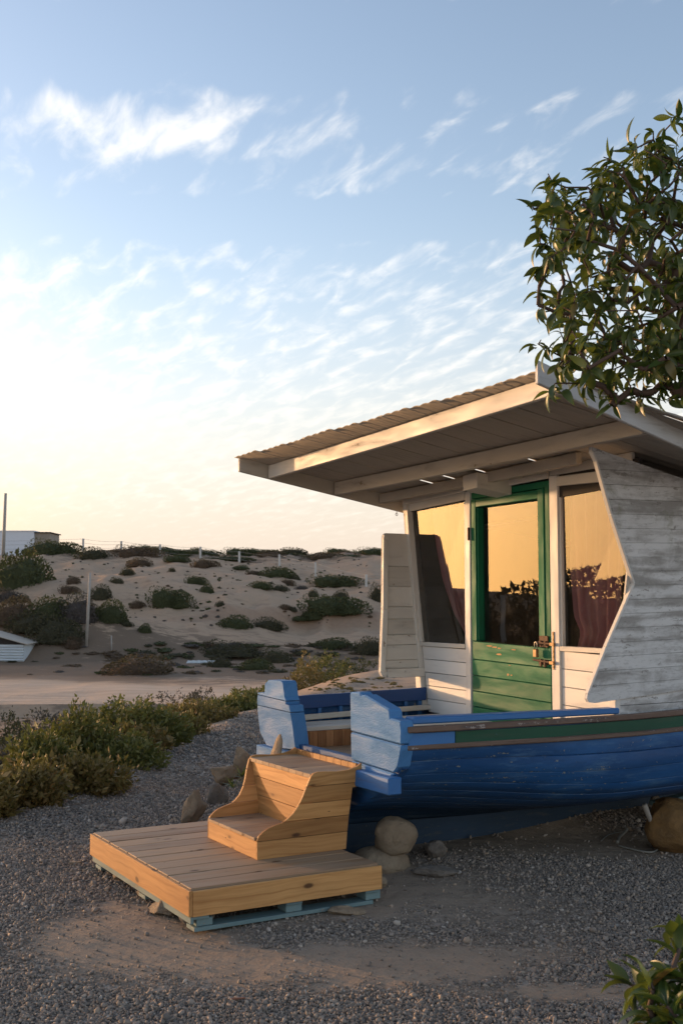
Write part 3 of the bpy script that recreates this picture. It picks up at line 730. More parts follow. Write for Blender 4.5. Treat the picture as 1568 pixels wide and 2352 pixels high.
# side walls: flat panels with wings towards the stern
def side_pt(off, s=1): return lambda u, z: (u, s*(sv(z)+off), z)
near_poly = [(1.0, 2.455), (1.005, 2.43), (1.045, 2.378), (1.192, 2.091), (1.422, 1.696), (1.256, 1.331), (1.150, 1.062), (1.148, 1.035), (1.165, 1.012), (1.214, 1.006), (1.40, 1.018), (1.72, 1.040), (2.3, 1.085), (3.4, 1.14), (3.4, 2.02), (1.5, 2.36)]
m = B(); planked(m, near_poly, [(1.0+.082*i, .02) for i in range(1, 17)], side_pt(.0), side_pt(.018), (1, 0, 0), .0016); npn = m.build('side_panel', M['grey_white'], boat, bevel=.003); tag(npn, 'weathered grey-white side panel with a notched stern edge')
m = B(); m.prism(near_poly, side_pt(-.004), side_pt(-.0005)); m.build('backing', M['board_white'], npn)
m = B()
for a, b in zip(near_poly[1:6], near_poly[2:7]):
    pa = Vector((a[0], sv(a[1])+.012, a[1])); pb = Vector((b[0], sv(b[1])+.012, b[1])); m.beam(pa, pb, .014, .030, (0, 1, 0))
m.build('edge_trim', M['white_plain'], npn, bevel=.003)
m = B()   # planks under the panel, down to the rail
for i in range(2):
    z0, z1 = .905+i*.075, .977+i*.075
    m.hexa([(1.405, sv(z0)-.022, z0), (3.4, sv(z0)-.022, z0), (3.4, sv(z0)-.002, z0), (1.405, sv(z0)-.002, z0), (1.405, sv(z1)-.022, z1), (3.4, sv(z1)-.022, z1), (3.4, sv(z1)-.002, z1), (1.405, sv(z1)-.002, z1)])
m.build('side_wall', M['grey_white'], boat, bevel=.002)
far_poly = [(1.170, 2.100), (1.42, 2.100), (1.42, 1.033), (1.055, 1.036), (1.022, 1.048), (1.010, 1.080), (1.080, 1.53), (1.142, 2.06), (1.150, 2.088)]
m = B()
m.prism(far_poly, side_pt(.0185, -1), side_pt(.022, -1))
planked(m, far_poly, [(1.10, 0), (1.16, 0), (1.27, 0), (1.345, .0), (1.46, 0), (1.55, 0), (1.70, 0), (1.85, 0)], side_pt(.004, -1), side_pt(.018, -1), (1, 0, 0), .003)
fpn = m.build('side_panel', M['white'], boat, bevel=.0015); tag(fpn, 'far side panel with rounded corners, seen from its boarded inner face')
m = B()
ep = [(1.055, 1.036), (1.022, 1.048), (1.010, 1.080), (1.080, 1.53), (1.142, 2.06), (1.150, 2.088), (1.170, 2.100), (1.40, 2.098)]
pin = [(1.075, 1.075), (1.062, 1.080), (1.056, 1.10), (1.124, 1.53), (1.183, 2.045), (1.186, 2.06), (1.196, 2.068), (1.40, 2.066)]
for i in range(len(ep)-3):
    q = [ep[i], ep[i+1], pin[i+1], pin[i]]; m.prism(q, side_pt(-.012, -1), side_pt(.022, -1), (0, 0, 1), bv=.9)
m.box((1.07, 1.40), (-sv(1.05)+.0, -sv(1.05)+.014), (1.036, 1.10), (1, 0, 0))
m.build('edge_trim', M['white'], fpn, bevel=.003)
m = B()   # hidden far wall and back wall closing the cabin
m.prism([(1.42, .9), (3.4, .9), (3.4, 2.02), (1.42, 2.33)], side_pt(-.004, -1), side_pt(.012, -1))
m.prism([(-1.0, .8), (1.0, .8), (1.15, 2.05), (-1.15, 2.05)], WP(3.36), WP(3.38), (0, 1, 0))
m.build('side_wall', M['white'], boat)
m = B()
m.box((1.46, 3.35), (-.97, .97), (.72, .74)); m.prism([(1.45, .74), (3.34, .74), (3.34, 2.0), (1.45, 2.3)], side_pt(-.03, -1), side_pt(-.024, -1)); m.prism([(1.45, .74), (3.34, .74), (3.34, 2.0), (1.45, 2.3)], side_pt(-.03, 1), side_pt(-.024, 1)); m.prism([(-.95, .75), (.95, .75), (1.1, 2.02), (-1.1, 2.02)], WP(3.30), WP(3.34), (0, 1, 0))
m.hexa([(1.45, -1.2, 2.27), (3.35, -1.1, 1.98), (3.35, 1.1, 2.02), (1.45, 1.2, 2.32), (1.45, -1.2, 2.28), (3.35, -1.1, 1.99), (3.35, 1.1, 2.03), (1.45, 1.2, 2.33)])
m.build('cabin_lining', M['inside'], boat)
# stern wall of the cabin: posts
def post(name, v0, v1, v0t, v1t, z0, z1, u0, u1, mat='white', par=boat, z1b=None):
    m = B(); m.hexa([(u0, v0, z0), (u1, v0, z0), (u1, v1, z0), (u0, v1, z0), (u0, v0t, z1), (u1, v0t, z1), (u1, v1t, z1b or z1), (u0, v1t, z1b or z1)], (0, 0, 1)); return m.build(name, M[mat], par, bevel=.003)
post('post', -1.035, -.965, -1.235, -1.178, .80, 2.40, 1.355, 1.41)
post('post', -.462, -.404, -.452, -.395, .78, 2.36, 1.375, 1.43, 'white_plain')
post('post', .452, .528, .448, .528, .80, 2.385, 1.372, 1.43, 'white_plain')
post('post', .945, 1.0, .952, 1.005, .90, 1.03, 1.38, 1.42, 'white_plain')
# boarding left and right of the door
def wall_boards(vl, vr, z0, z1, n, slope=0.0):
    m = B()
    for i in range(n):
        a, b = lerp(z0, z1, i/n), lerp(z0, z1, (i+1)/n)-.004
        fl = lambda z: (vl if vl > -.9 else -(sv(z)-.02)); fr = lambda z: (vr if vr < .9 else sv(z)-.03)
        m.hexa([(1.388, fl(a), a), (1.408, fl(a), a), (1.408, fr(a), a+slope), (1.388, fr(a), a+slope), (1.388, fl(b), b), (1.408, fl(b), b), (1.408, fr(b), b+slope), (1.388, fr(b), b+slope)], (0, 1, 0))
    return m.build('wall_boards', M['white_plain'], boat, bevel=.0015)
wall_boards(-1, -.46, .782, 1.262, 5, -.004); wall_boards(.528, 1, .84, 1.285, 4, -.012)
# windows
def window(vl, vr, z0, z1l, z1r, slanted):
    f = B()
    def fv(v, z): return v if not slanted else (v/abs(v))*(abs(v)+.165*(z-z0))
    L = (lambda z: fv(vl, z)) if vl < -.9 else (lambda z: vl)
    Rr = (lambda z: fv(vr, z)) if vr > .9 else (lambda z: vr)
    u0, u1 = 1.384, 1.412; w = .016
    f.hexa([(1.372, L(z0)+0, z0-.03), (u1, L(z0), z0-.03), (u1, Rr(z0), z0-.03), (1.372, Rr(z0), z0-.03), (1.372, L(z0), z0), (u1, L(z0), z0), (u1, Rr(z0), z0), (1.372, Rr(z0), z0)], (0, 1, 0))
    f.hexa([(u0, L(z0), z0+.001), (u1, L(z0), z0+.001), (u1, L(z0)+w, z0+.001), (u0, L(z0)+w, z0+.001), (u0, L(z1l), z1l), (u1, L(z1l), z1l), (u1, L(z1l)+w, z1l), (u0, L(z1l)+w, z1l)], (0, 0, 1))
    f.hexa([(u0, Rr(z0)-w, z0+.001), (u1, Rr(z0)-w, z0+.001), (u1, Rr(z0), z0+.001), (u0, Rr(z0), z0+.001), (u0, Rr(z1r)-w, z1r), (u1, Rr(z1r)-w, z1r), (u1, Rr(z1r), z1r), (u0, Rr(z1r), z1r)], (0, 0, 1))
    fr = f.build('window', M['white'], boat, bevel=.002)
    g = B(); g.piece([(1.408, L(z0)+w, z0+.001), (1.402, Rr(z0)-w, z0+.001), (1.402, Rr(z1r)-w, z1r), (1.402, L(z1l)+w, z1l)], [(0, 1, 2, 3)])
    g.build('pane', M['glass'], fr)
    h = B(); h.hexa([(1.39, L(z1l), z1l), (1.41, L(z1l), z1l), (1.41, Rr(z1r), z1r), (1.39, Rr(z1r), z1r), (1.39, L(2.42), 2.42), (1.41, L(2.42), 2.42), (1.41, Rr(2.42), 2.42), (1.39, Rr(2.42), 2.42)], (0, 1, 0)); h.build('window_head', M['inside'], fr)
window(-1.035, -.462, 1.290, 2.265, 2.295, True); window(.528, 1.045, 1.312, 2.245, 2.275, True)
# door
d = B()
def dbox(v0, v1, z0, z1, u0=1.382, u1=1.412, sl=0.0, gr=(0, 1, 0)):
    d.hexa([(u0, v0, z0), (u1, v0, z0), (u1, v1, z0+sl), (u0, v1, z0+sl), (u0, v0, z1), (u1, v0, z1), (u1, v1, z1+sl), (u0, v1, z1+sl)], gr)
dbox(-.395, -.340, 1.318, 2.30, u1=1.45, gr=(0, 0, 1)); dbox(-.339, -.326, 1.318, 2.242, 1.392, 1.45, gr=(0, 0, 1))
dbox(.325, .384, 1.302, 2.315, 1.379, 1.45, gr=(0, 0, 1)); dbox(-.340, .325, 2.245, 2.302, 1.382, 1.45, .008)
dbox(.386, .43, 1.2, 2.33, 1.386, 1.412, gr=(0, 0, 1)); dbox(-.395, .43, 2.305, 2.348, 1.389, 1.412, .014)
zl = [.765, .868, .975, 1.082, 1.192, 1.318]
for a, b in zip(zl[:-1], zl[1:]): dbox(-.395, .430, a, b-.004, 1.384, 1.412, -.020)
door = d.build('door', M['green'], boat, bevel=.003)
g = B(); g.piece([(1.438, -.326, 1.30), (1.438, .325, 1.29), (1.438, .325, 2.255), (1.438, -.326, 2.247)], [(0, 1, 2, 3)]); g.build('pane', M['glass'], door)
d2 = B(); d2.box((1.42, 1.45), (.425, .455), (.78, 2.36), (0, 0, 1)); d2.build('door_gap_shade', M['black'], boat)  # black strip stands for the shade in the gap beside the door
# hinge, bolts
m = B(); m.box((1.368, 1.384), (-.412, -.398), (2.02, 2.10)); m.tube([(1.366, -.400, 2.015), (1.366, -.400, 2.105)], .008); m.build('hinge', M['rust'], door, bevel=.001)
m = B(); m.box((1.372, 1.383), (.335, .415), (1.300, 1.372)); m.tube([(1.362, .315, 1.328), (1.362, .475, 1.322)], .0075); m.box((1.358, 1.372), (.345, .362), (1.312, 1.342)); m.box((1.358, 1.372), (.395, .410), (1.310, 1.340)); m.build('bolt', M['rust'], door, bevel=.001)
m = B(); m.box((1.374, 1.383), (.325, .415), (1.190, 1.222)); m.tube([(1.364, .285, 1.218), (1.364, .475, 1.205)], .0075); m.box((1.358, 1.372), (.350, .366), (1.178, 1.225)); m.box((1.358, 1.372), (.390, .404), (1.176, 1.222)); m.build('bolt', M['rust'], door, bevel=.001)
m = B(); m.box((1.366, 1.371), (.467, .482), (1.165, 1.400), (0, 0, 1)); m.box((1.352, 1.366), (.455, .495), (1.312, 1.332)); m.box((1.352, 1.366), (.450, .490), (1.196, 1.216))
for z in (1.18, 1.245, 1.275, 1.35, 1.385): m.tube([(1.364, .474, z), (1.368, .474, z)], .006)
m.build('strike_plate', M['brass'], boat, bevel=.001)
pl = empty('padlock', uvz(1.350, .327, 1.235), A30, 'small brass padlock hanging from the upper door bolt', 'padlock')
m = B(); m.box((-.012, .012), (-.018, .018), (0, .052)); m.build('lock_body', M['brass'], pl, bevel=.004)
m = B(); m.tube([(0, -.012, .045), (0, -.012, .085)]+[(0, -.012*math.cos(t), .085+.012*math.sin(t)) for t in np.linspace(.3, 2.8, 7)]+[(0, .012, .085), (0, .012, .045)], .0035); m.build('shackle', M['steel'], pl, smooth=True)
# flaked patches of paint under the glass of the door: lie a hair above the rail board
def flake(v, z, w, h, seed):
    r = random.Random(seed); n = 12; pts = []
    for i in range(n):
        a = 2*math.pi*i/n; k = r.uniform(.6, 1.1); pts.append((v+w*k*math.cos(a), z+h*k*math.sin(a)))
    return pts
for i, (v, z, w, h) in enumerate([(-.20, 1.288, .035, .006), (-.14, 1.281, .03, .006), (-.09, 1.276, .02, .005), (.06, 1.272, .03, .004), (-.09, 1.236, .032, .008), (.0, 1.105, .013, .007), (.035, 1.104, .010, .005), (.02, 1.168, .02, .003)]):
    m = B(); m.prism(flake(v, z, w, h, i), WP(1.3825), WP(1.3842), (0, 1, 0)); m.build('bare_flake', M['pine'], door)
# header boards over door and windows
def vb(name, u0, u1, vl, vr, zl0, zl1, zr0, zr1, mat='white'):
    m = B(); m.hexa([(u0, vl, zl0), (u1, vl, zl0), (u1, vr, zr0), (u0, vr, zr0), (u0, vl, zl1), (u1, vl, zl1), (u1, vr, zr1), (u0, vr, zr1)], (0, 1, 0)); return m.build(name, M[mat], boat, bevel=.003)
vb('header', 1.350, 1.372, -1.20, -.395, 2.325, 2.385, 2.365, 2.41); vb('header', 1.360, 1.378, -.394, .447, 2.345, 2.392, 2.372, 2.420)
vb('header', 1.376, 1.392, -1.17, -.46, 2.270, 2.330, 2.305, 2.365); vb('header', 1.362, 1.384, .53, 1.17, 2.315, 2.375, 2.300, 2.37)
vb('header', 1.385, 1.41, -1.20, 1.17, 2.36, 2.42, 2.40, 2.46)
m = B(); m.hexa([(1.10, -.10, 2.325), (1.385, -.10, 2.29), (1.385, .06, 2.30), (1.10, .06, 2.335), (1.10, -.10, 2.425), (1.385, -.10, 2.40), (1.385, .06, 2.41), (1.10, .06, 2.435)]); m.build('roof_bracket', M['white'], boat, bevel=.003)
# ---- roof
roof = empty('roof', (0, 0, 0)); roof.parent = boat
def zb(u, v): return zroof(u, v)
RL = lambda u: -1.28
RN = lambda u: 1.868-.172*(u-.09)
def rafter(u_l, u_r, h, w, name, drop=0.0, mat='white_ceiling', vl=None, vr=None, hr=None):
    m = B(); vl = RL(0)+.014 if vl is None else vl; vr = RN(u_r)-.014 if vr is None else vr
    N = 8; vs = []
    for i in range(N):
        a, b = i/N, (i+1)/N; P = []
        for t in (a, b):
            u = lerp(u_l, u_r, t); v = lerp(vl, vr, t); z = zb(u, v)-drop+.006*math.sin(t*3.14)*(-1); hh = lerp(h, hr or h, t); P.append((u, v, z, hh))
        (ua, va, za, ha), (ub, vb_, zb_, hb_) = P
        vs.append((P))
    pts = [v[0] for v in vs]+[vs[-1][1]]
    V = []; F = []
    for (u, v, z, hh) in pts: V += [(u, v, z), (u+w, v, z), (u+w, v, z+hh), (u, v, z+hh)]
    for i in range(len(pts)-1):
        for k in range(4): k2 = (k+1) % 4; F.append((i*4+k, (i+1)*4+k, (i+1)*4+k2, i*4+k2))
    n = len(pts)-1; F += [(0, 1, 2, 3), (n*4+3, n*4+2, n*4+1, n*4)]
    m.piece(V, F, (0, 1, 0)); return m.build(name, M[mat], roof, bevel=.003)
rafter(.235, .235, .094, .035, 'fascia', 0, 'white')
rafter(.78, .93, .094, .045, 'rafter'); rafter(1.17, 1.20, .07, .045, 'rafter', -.022, vr=.9)
rafter(2.0, 2.0, .09, .045, 'rafter'); rafter(2.8, 2.8, .09, .045, 'rafter')
# end boards: far side and near side
m = B(); H = .112
def endb(m, f, u0, u1, h, t, dz=0):
    a = (u0, f(u0), zb(u0, f(u0))+dz); b = (u1, f(u1), zb(u1, f(u1))+dz)
    s = t
    m.hexa([(a[0], a[1], a[2]), (b[0], b[1], b[2]), (b[0], b[1]+s, b[2]), (a[0], a[1]+s, a[2]), (a[0], a[1], a[2]+h), (b[0], b[1], b[2]+h), (b[0], b[1]+s, b[2]+h), (a[0], a[1]+s, a[2]+h)])
endb(m, RL, .012, 3.5, H, -.022); m.build('end_board', M['white_ceiling'], roof, bevel=.003)
m = B(); endb(m, RN, .085, 3.5, .112, .024, .002); eb = m.build('end_board', M['board_white'], roof, bevel=.004)
# corrugated, lapped sheets
def sheet():
    m = B(); v = -1.31; k = 0; pitch = .0875; lap = 0
    rr = random.Random(5)
    US = [0, .35, .62, .80, .86, .92, .98, 1.04, 1.10, 1.16, 1.22, 1.28, 1.34, 1.6, 2.1, 2.6, 3.1, 3.5]
    while v < 1.82:
        nw = rr.choice([3, 3, 4]); w = nw*pitch; n = nw*6
        us0 = .00+.185*(v+1.28)/3.1+rr.uniform(-.012, .012)
        cs = []
        for i in range(n+1):
            t = i/6; f = t % 1.0; cs.append((v+i*pitch/6*.985, .0045*(1-math.cos(2*math.pi*t))/2+.003*f))
        cs = [(v-.024, None)]+cs
        V = []; F = []; q0, q1 = rr.choice([(6, 9), (7, 10), (9, 12), (0, 0), (0, 0)])
        for iu, u in enumerate(US):
            u = us0 if u == 0 else u; raised = q0 <= iu <= q1 and q1 > 0
            for (vv, dz) in cs:
                z_ = (.017 if raised else .0095) if dz is None else dz+(.008*max(0, 1-(vv-v)/.09) if raised else 0)
                vz = min(vv, 1.83); V.append((u, vz, zb(u, vz)+.0972+z_+(.0 if dz is None else .004*max(0, 1-(vv-v)/.12))))
        nc = len(cs)
        for i in range(len(US)-1):
            for j in range(nc-1): F.append((i*nc+j, (i+1)*nc+j, (i+1)*nc+j+1, i*nc+j+1))
        m.piece(V, F, (1, 0, 0)); v += w*.985
    o = m.build('roof_sheet', M['sheet'], roof, smooth=True, angle=50)
    s = o.modifiers.new('solid', 'SOLIDIFY'); s.thickness = .004; s.offset = 0
sheet()
m = B(); m.tube([(1.33, -1.27, 2.275), (1.33, -1.27, 2.262)], .003, 6); m.tube([(1.33+.009*math.cos(t), -1.27, 2.253+.009*math.sin(t)) for t in np.linspace(1.6, 7.4, 12)], .0025, 6); m.build('eye_hook', M['rust'], roof)

# ---- curtains hanging inside the cabin
def curtain(label, rows, folds, depth=.02, u=1.47, group=None):
    """rows: (z, v_left, v_right) from the top down"""
    m = B(); nu = 40; V = []; F = []
    zs = np.linspace(rows[0][0], rows[-1][0], 26)
    Z = [r[0] for r in rows][::-1]; Lf = [r[1] for r in rows][::-1]; Rt = [r[2] for r in rows][::-1]
    for z in zs:
        a, b = np.interp(z, Z, Lf), np.interp(z, Z, Rt)
        for i in range(nu+1):
            t = i/nu; V.append((u+depth*math.sin(t*folds*6.283+.6*math.sin(z*3))+.3*depth*math.sin(t*folds*15+z), a+(b-a)*t, z))
    for j in range(len(zs)-1):
        for i in range(nu): p = j*(nu+1)+i; F.append((p, p+1, p+nu+2, p+nu+1))
    m.piece(V, F, (0, 0, 1)); o = m.build('curtain', M['curtain'], None, smooth=True, loc=T0); o.rotation_euler = (0, 0, A30)
    return tag(o, label, 'curtain', group)
curtain('mauve curtain drawn aside behind the left cabin window', [(2.30, -1.02, -.60), (2.0, -.95, -.60), (1.75, -.86, -.62), (1.5, -.72, -.52), (1.35, -.58, -.44), (1.28, -.52, -.40)], 4)
curtain('narrow strip of pink curtain at the right of the green door', [(2.24, .27, .36), (1.8, .265, .36), (1.3, .255, .36)], 1.5, .012)
curtain('pink curtain gathered behind the right cabin window', [(2.26, .56, 1.08), (1.8, .57, 1.04), (1.5, .60, 1.0), (1.40, .66, .98), (1.30, .62, .92)], 5, .02, 1.435)

# ------------------------------------------------------------------ wooden steps
SU = Vector((-.147, 0, 0))
steps = empty('wooden_steps', uvz(-.40, .13, .223), A30, 'pine box steps with curved sides leading up into the boat', 'steps')
# local: u from -.40, v from .13, z from .223
def sp(u, v, z): return (u+.40, v-.13, z-.223)
prof = [(-.675, .223), (-.675, .325), (-.665, .345), (-.640, .366), (-.610, .383), (-.570, .394), (-.530, .403), (-.498, .420), (-.465, .447), (-.435, .487), (-.412, .53), (-.395, .575), (-.380, .61), (-.368, .638), (-.352, .655), (-.325, .662), (-.28, .661), (-.20, .655), (-.13, .660), (-.08, .672), (-.045, .690), (-.045, .60), (-.06, .60), (-.06, .56), (-.10, .56), (-.13, .223)]
def side(v0b, flare, sgn):
    m = B(); th = .018
    def f(o): return lambda u, z: sp(u, v0b+o+flare*float(sst(.32, .70, z)), z)
    planked(m, prof, [(.318, .0), (.408, .0), (.495, .0), (.585, .0)], f(0), f(sgn*th), (1, 0, 0), .0025)
    return m.build('side_panel', M['pine'], steps, bevel=.0015)
side(.448, .03, 1); side(-.178, -.115, -1)
def sboard(name, poly, n, mat, bev=.0015): pass
m = B(); m.box((-.275, -.259), (-.325, .325), (0, .0955), (0, 1, 0)); m.build('riser', M['pine'], steps, bevel=.002)
m = B()
m.hexa([sp(-.352, -.185, .335), sp(-.334, -.185, .335), sp(-.334, .446, .335), sp(-.352, .446, .335), sp(-.352, -.215, .44), sp(-.334, -.215, .44), sp(-.334, .455, .44), sp(-.352, .455, .44)], (0, 1, 0))
m.hexa([sp(-.352, -.215, .4425), sp(-.334, -.215, .4425), sp(-.334, .455, .4425), sp(-.352, .455, .4425), sp(-.352, -.255, .545), sp(-.334, -.255, .545), sp(-.334, .468, .545), sp(-.352, .468, .545)], (0, 1, 0))
m.hexa([sp(-.352, -.255, .5475), sp(-.334, -.255, .5475), sp(-.334, .468, .5475), sp(-.352, .468, .5475), sp(-.352, -.282, .625), sp(-.334, -.282, .625), sp(-.334, .476, .625), sp(-.352, .476, .625)], (0, 1, 0))
m.build('riser', M['pine'], steps, bevel=.0015)
m = B()
for i in range(4): a = lerp(-.178, .447, i/4); m.box((sp(-.682, 0, 0)[0], sp(-.335, 0, 0)[0]), (a-.13, a-.13+.1535), (.098, .114), (1, 0, 0))
m.build('tread', M['pine_top'], steps, bevel=.0015)
m = B()
for i in range(9):
    a = lerp(-.288, .476, i/9); b = lerp(-.288, .476, (i+1)/9)-.0015
    m.box((sp(-.362, 0, 0)[0], sp(-.045, 0, 0)[0]), (a-.13, b-.13), (.404, .4265), (1, 0, 0))
m.build('tread', M['pine_top'], steps, bevel=.0015)
m = B()
for i in range(9):
    a = lerp(-.335, .425, i/9); b = lerp(-.335, .425, (i+1)/9)-.002
    m.box((sp(-.042, 0, 0)[0], sp(-.024, 0, 0)[0]), (a-.13, b-.13), (.40, .455), (0, 0, 1))
m.build('edge_strip', M['pine'], steps, bevel=.0015)

# ------------------------------------------------------------------ deck on a pallet
deck = empty('wooden_deck', uvz(-.68, .11, .105), A30, 'low square deck of weathered boards with pine fascia boards', 'deck')
def dp(u): return u+.68
m = B(); nbd = 10; v0, v1 = -.665, .848
for i in range(nbd):
    a = lerp(v0, v1, i/nbd); b = lerp(v0, v1, (i+1)/nbd)-.009; t = .001*math.sin(i*2.1)
    m.hexa([(dp(-1.205), a-.11, .097+t), (dp(-.152), a-.11, .097), (dp(-.152), b-.11, .097), (dp(-1.205), b-.11, .097+t), (dp(-1.205), a-.11, .1175+t), (dp(-.152), a-.11, .1175), (dp(-.152), b-.11, .1175), (dp(-1.205), b-.11, .1175+t)], (1, 0, 0))
m.build('decking', M['pine_top'], deck, bevel=.003)
for nm, bx in (('fascia_board', ((dp(-1.225), dp(-1.206)), (-.775, .756), (-.008, .113), (0, 1, 0))), ('fascia_board', ((dp(-1.205), dp(-.147)), (.739, .757), (-.010, .109), (1, 0, 0))),
               ('fascia_board', ((dp(-1.205), dp(-.147)), (-.776, -.759), (0, .11), (1, 0, 0))), ('fascia_board', ((dp(-.150), dp(-.134)), (-.757, .737), (0, .096), (0, 1, 0)))):
    m = B(); m.box(bx[0], bx[1], bx[2], bx[3]); m.build(nm, M['pine'], deck, bevel=.002)
m = B(); [m.box((dp(-1.2), dp(-.155)), (q, q+.04), (.01, .0965)) for q in (-.6, 0, .6)]; m.build('joist', M['pine_top'], deck)
pal = empty('pallet', uvz(-.68, .11, .02), A30, 'old grey-blue pallet carrying the wooden deck', 'pallet')
m = B()
for v in (.675, .02, -.72): m.box((dp(-1.19), dp(-.19)), (v-.035, v+.065) if v > .1 else (v-.05, v+.05), (.0, .02), (1, 0, 0))
m.build('bottom_board', M['teal'], pal, bevel=.002)
for u in (-1.175, -.68, -.215):
    for v in (.665, .02, -.70):
        m = B(); m.box((dp(u-.015), dp(u+.075)) if u > -1 else (dp(u), dp(u+.085)), (v-.03, v+.065), (.0205, .058), (0, 1, 0)); m.build('block', M['teal'], pal, bevel=.003)
m = B()
for i in range(3): u = (-1.205, -.70, -.24)[i]; m.box((dp(u), dp(u+.09)), (-.79, .745), (.0585, .074), (0, 1, 0))
m.box((dp(-1.212), dp(-1.196)), (-.76, .748), (.040, .0750), (0, 1, 0))
m.build('top_board', M['teal'], pal, bevel=.002)

# ------------------------------------------------------------------ rocks
def rock(loc, size, label, mat='rock', seed=0, rot=(0, 0, 0), rough=.25, sub=4, facet=0.0, name='rock', cat='rock', group=None, sink=.0):
    bm = bmesh.new(); bmesh.ops.create_icosphere(bm, subdivisions=sub, radius=1.0)
    o3 = Vector((seed*13.7, seed*5.1, seed*2.3))
    cuts = []; r = random.Random(seed)
    for i in range(int(facet*20)):
        n = Vector((r.gauss(0, 1), r.gauss(0, 1), r.gauss(0, 1))).normalized(); cuts.append((n, r.uniform(.52, .82)))
    for v in bm.verts:
        p = v.co.copy()
        for n, d in cuts:
            q = p.dot(n)
            if q > d: p -= n*(q-d)*.93
        k = 1+rough*(mnoise.fractal(p*1.1+o3, 1.0, 2.0, 3))+rough*.12*mnoise.fractal(p*5+o3, 1.0, 2.0, 4)
        p *= k; v.co = Vector((p.x*size[0], p.y*size[1], p.z*size[2]))
    me = bpy.data.meshes.new(name); bm.to_mesh(me); bm.free()
    me.polygons.foreach_set('use_smooth', [True]*len(me.polygons)); me.set_sharp_from_angle(angle=R(32 if facet else 60)); me.materials.append(M[mat])
    ob = bpy.data.objects.new(name, me); S.collection.objects.link(ob); ob.location = loc; ob.rotation_euler = rot
    return tag(ob, label, cat, group)
def gz(x, y): return float(gh(x, y))
def rk(px, py, size, label, **k):
    """px, py: where the rock meets the ground in front"""
    p, t = ground_at(px, py); d = ray(px, py); dxy = Vector((d.x, d.y, 0)).normalized()
    c = p+dxy*size[1]*.8; return rock((c.x, c.y, gz(c.x, c.y)+size[2]*(k.pop('lift', .75))), size, label, **k)
rock((.315, 6.64, .235), (.125, .12, .115), 'smooth round tan boulder wedged under the stern of the boat', mat='rock_tan', seed=3, rough=.18)
rock((.235, 6.67, .075), (.185, .15, .10), 'flattish brown stone lying under the round boulder', mat='rock_tan', seed=8, rough=.15, rot=(0, .1, .6))
rk(1000, 1976, (.065, .06, .055), 'small rounded stone on the gravel right of the boulder', mat='rock_grey', seed=12)
rk(1003, 2021, (.125, .07, .03), 'thin flat grey slab on the gravel below the keel', mat='rock_grey', seed=15, rough=.15, facet=.4)
rk(876, 2044, (.032, .03, .032), 'little pale pebble at the corner of the pallet', mat='rock_tan', seed=17)
rk(796, 2106, (.09, .06, .028), 'flat tan stone half buried in front of the pallet', mat='rock_tan', seed=19, facet=.3, lift=.35)
rk(1552, 1968, (.185, .17, .18), 'large orange stone under the hull at the right edge', mat='rock_orange', seed=22, rough=.14, lift=.85)
rk(1505, 1900, (.07, .07, .12), 'dark grey stone standing behind the orange stone', mat='rock_grey', seed=23, facet=.6)
rk(296, 2034, (.10, .12, .05), 'brown rock under the left edge of the pallet', mat='rock', seed=31, facet=.7, lift=.55)
rk(392, 2112, (.12, .12, .055), 'pale lumpy rock propping the near corner of the pallet', mat='rock', seed=33, facet=.7, lift=.6)
rk(452, 2136, (.12, .09, .05), 'dark rock beside the pale one under the pallet corner', mat='rock_grey', seed=37, facet=.7, lift=.6)
rk(350, 2068, (.08, .08, .05), 'reddish rock between the others under the pallet edge', mat='rock', seed=38, facet=.8, lift=.5)
# stones to the left of the steps
rk(445, 1898, (.105, .07, .15), 'upright flat-faced brown rock left of the steps', mat='rock', seed=41, facet=.9, lift=.7, rot=(0, .12, .3))
rk(517, 1812, (.17, .08, .11), 'jagged light brown rock behind the curved side of the steps', mat='rock', seed=43, facet=.9, lift=1.0, rot=(0, -.3, .4))
rk(560, 1808, (.16, .10, .20), 'broad dull rock slab leaning behind the steps', mat='rock', seed=46, facet=.9, lift=.9, rot=(0, -.35, .5))
rk(500, 1850, (.11, .07, .12), 'dark grey rock low down between steps and upright rock', mat='rock_grey', seed=48, facet=.8, lift=.5)
rock((-.435, 7.05, .52), (.045, .10, .24), 'tall pointed slab rising beside the far sill of the transom', mat='rock', seed=52, facet=.7, rot=(0, .22, .3), rough=.18)
# stick, wood chip, plank, ropes
p, _ = ground_at(547, 2306); st = MB(); st.beam((-.028, 0, 0), (.028, .006, .002), .008, .006); st.build('wood_stick', simple('reddish_wood', (.20, .085, .05)), None, loc=(p.x, p.y, p.z+.012), bevel=.001)
tag(bpy.data.objects['wood_stick'], 'short reddish piece of stick lying on the gravel in front', 'stick')
p, _ = ground_at(172, 1990); st = MB(); st.prism([(-.035, -.012), (.03, -.01), (.038, .008), (-.03, .012)], lambda a, b: (a, b, 0), lambda a, b: (a, b, .009)); st.build('wood_chip', M['rock_tan'], None, loc=(p.x, p.y, p.z+.012), bevel=.001)
tag(bpy.data.objects['wood_chip'], 'flat pale chip of wood on the gravel left of the deck', 'wood chip')
pk = MB(True); pk.beam((0, 0, 0), (1.3, .25, .18), .09, .028); o = pk.build('plank', M['teal'], None, bevel=.003, loc=uvz(2.05, .62, .30)); o.rotation_euler = (0, 0, A30); tag(o, 'pale flaking plank wedged under the hull at the right', 'plank')
def onp(px, py, dist): return Vector((0, 0, EYE))+ray(px, py)*dist
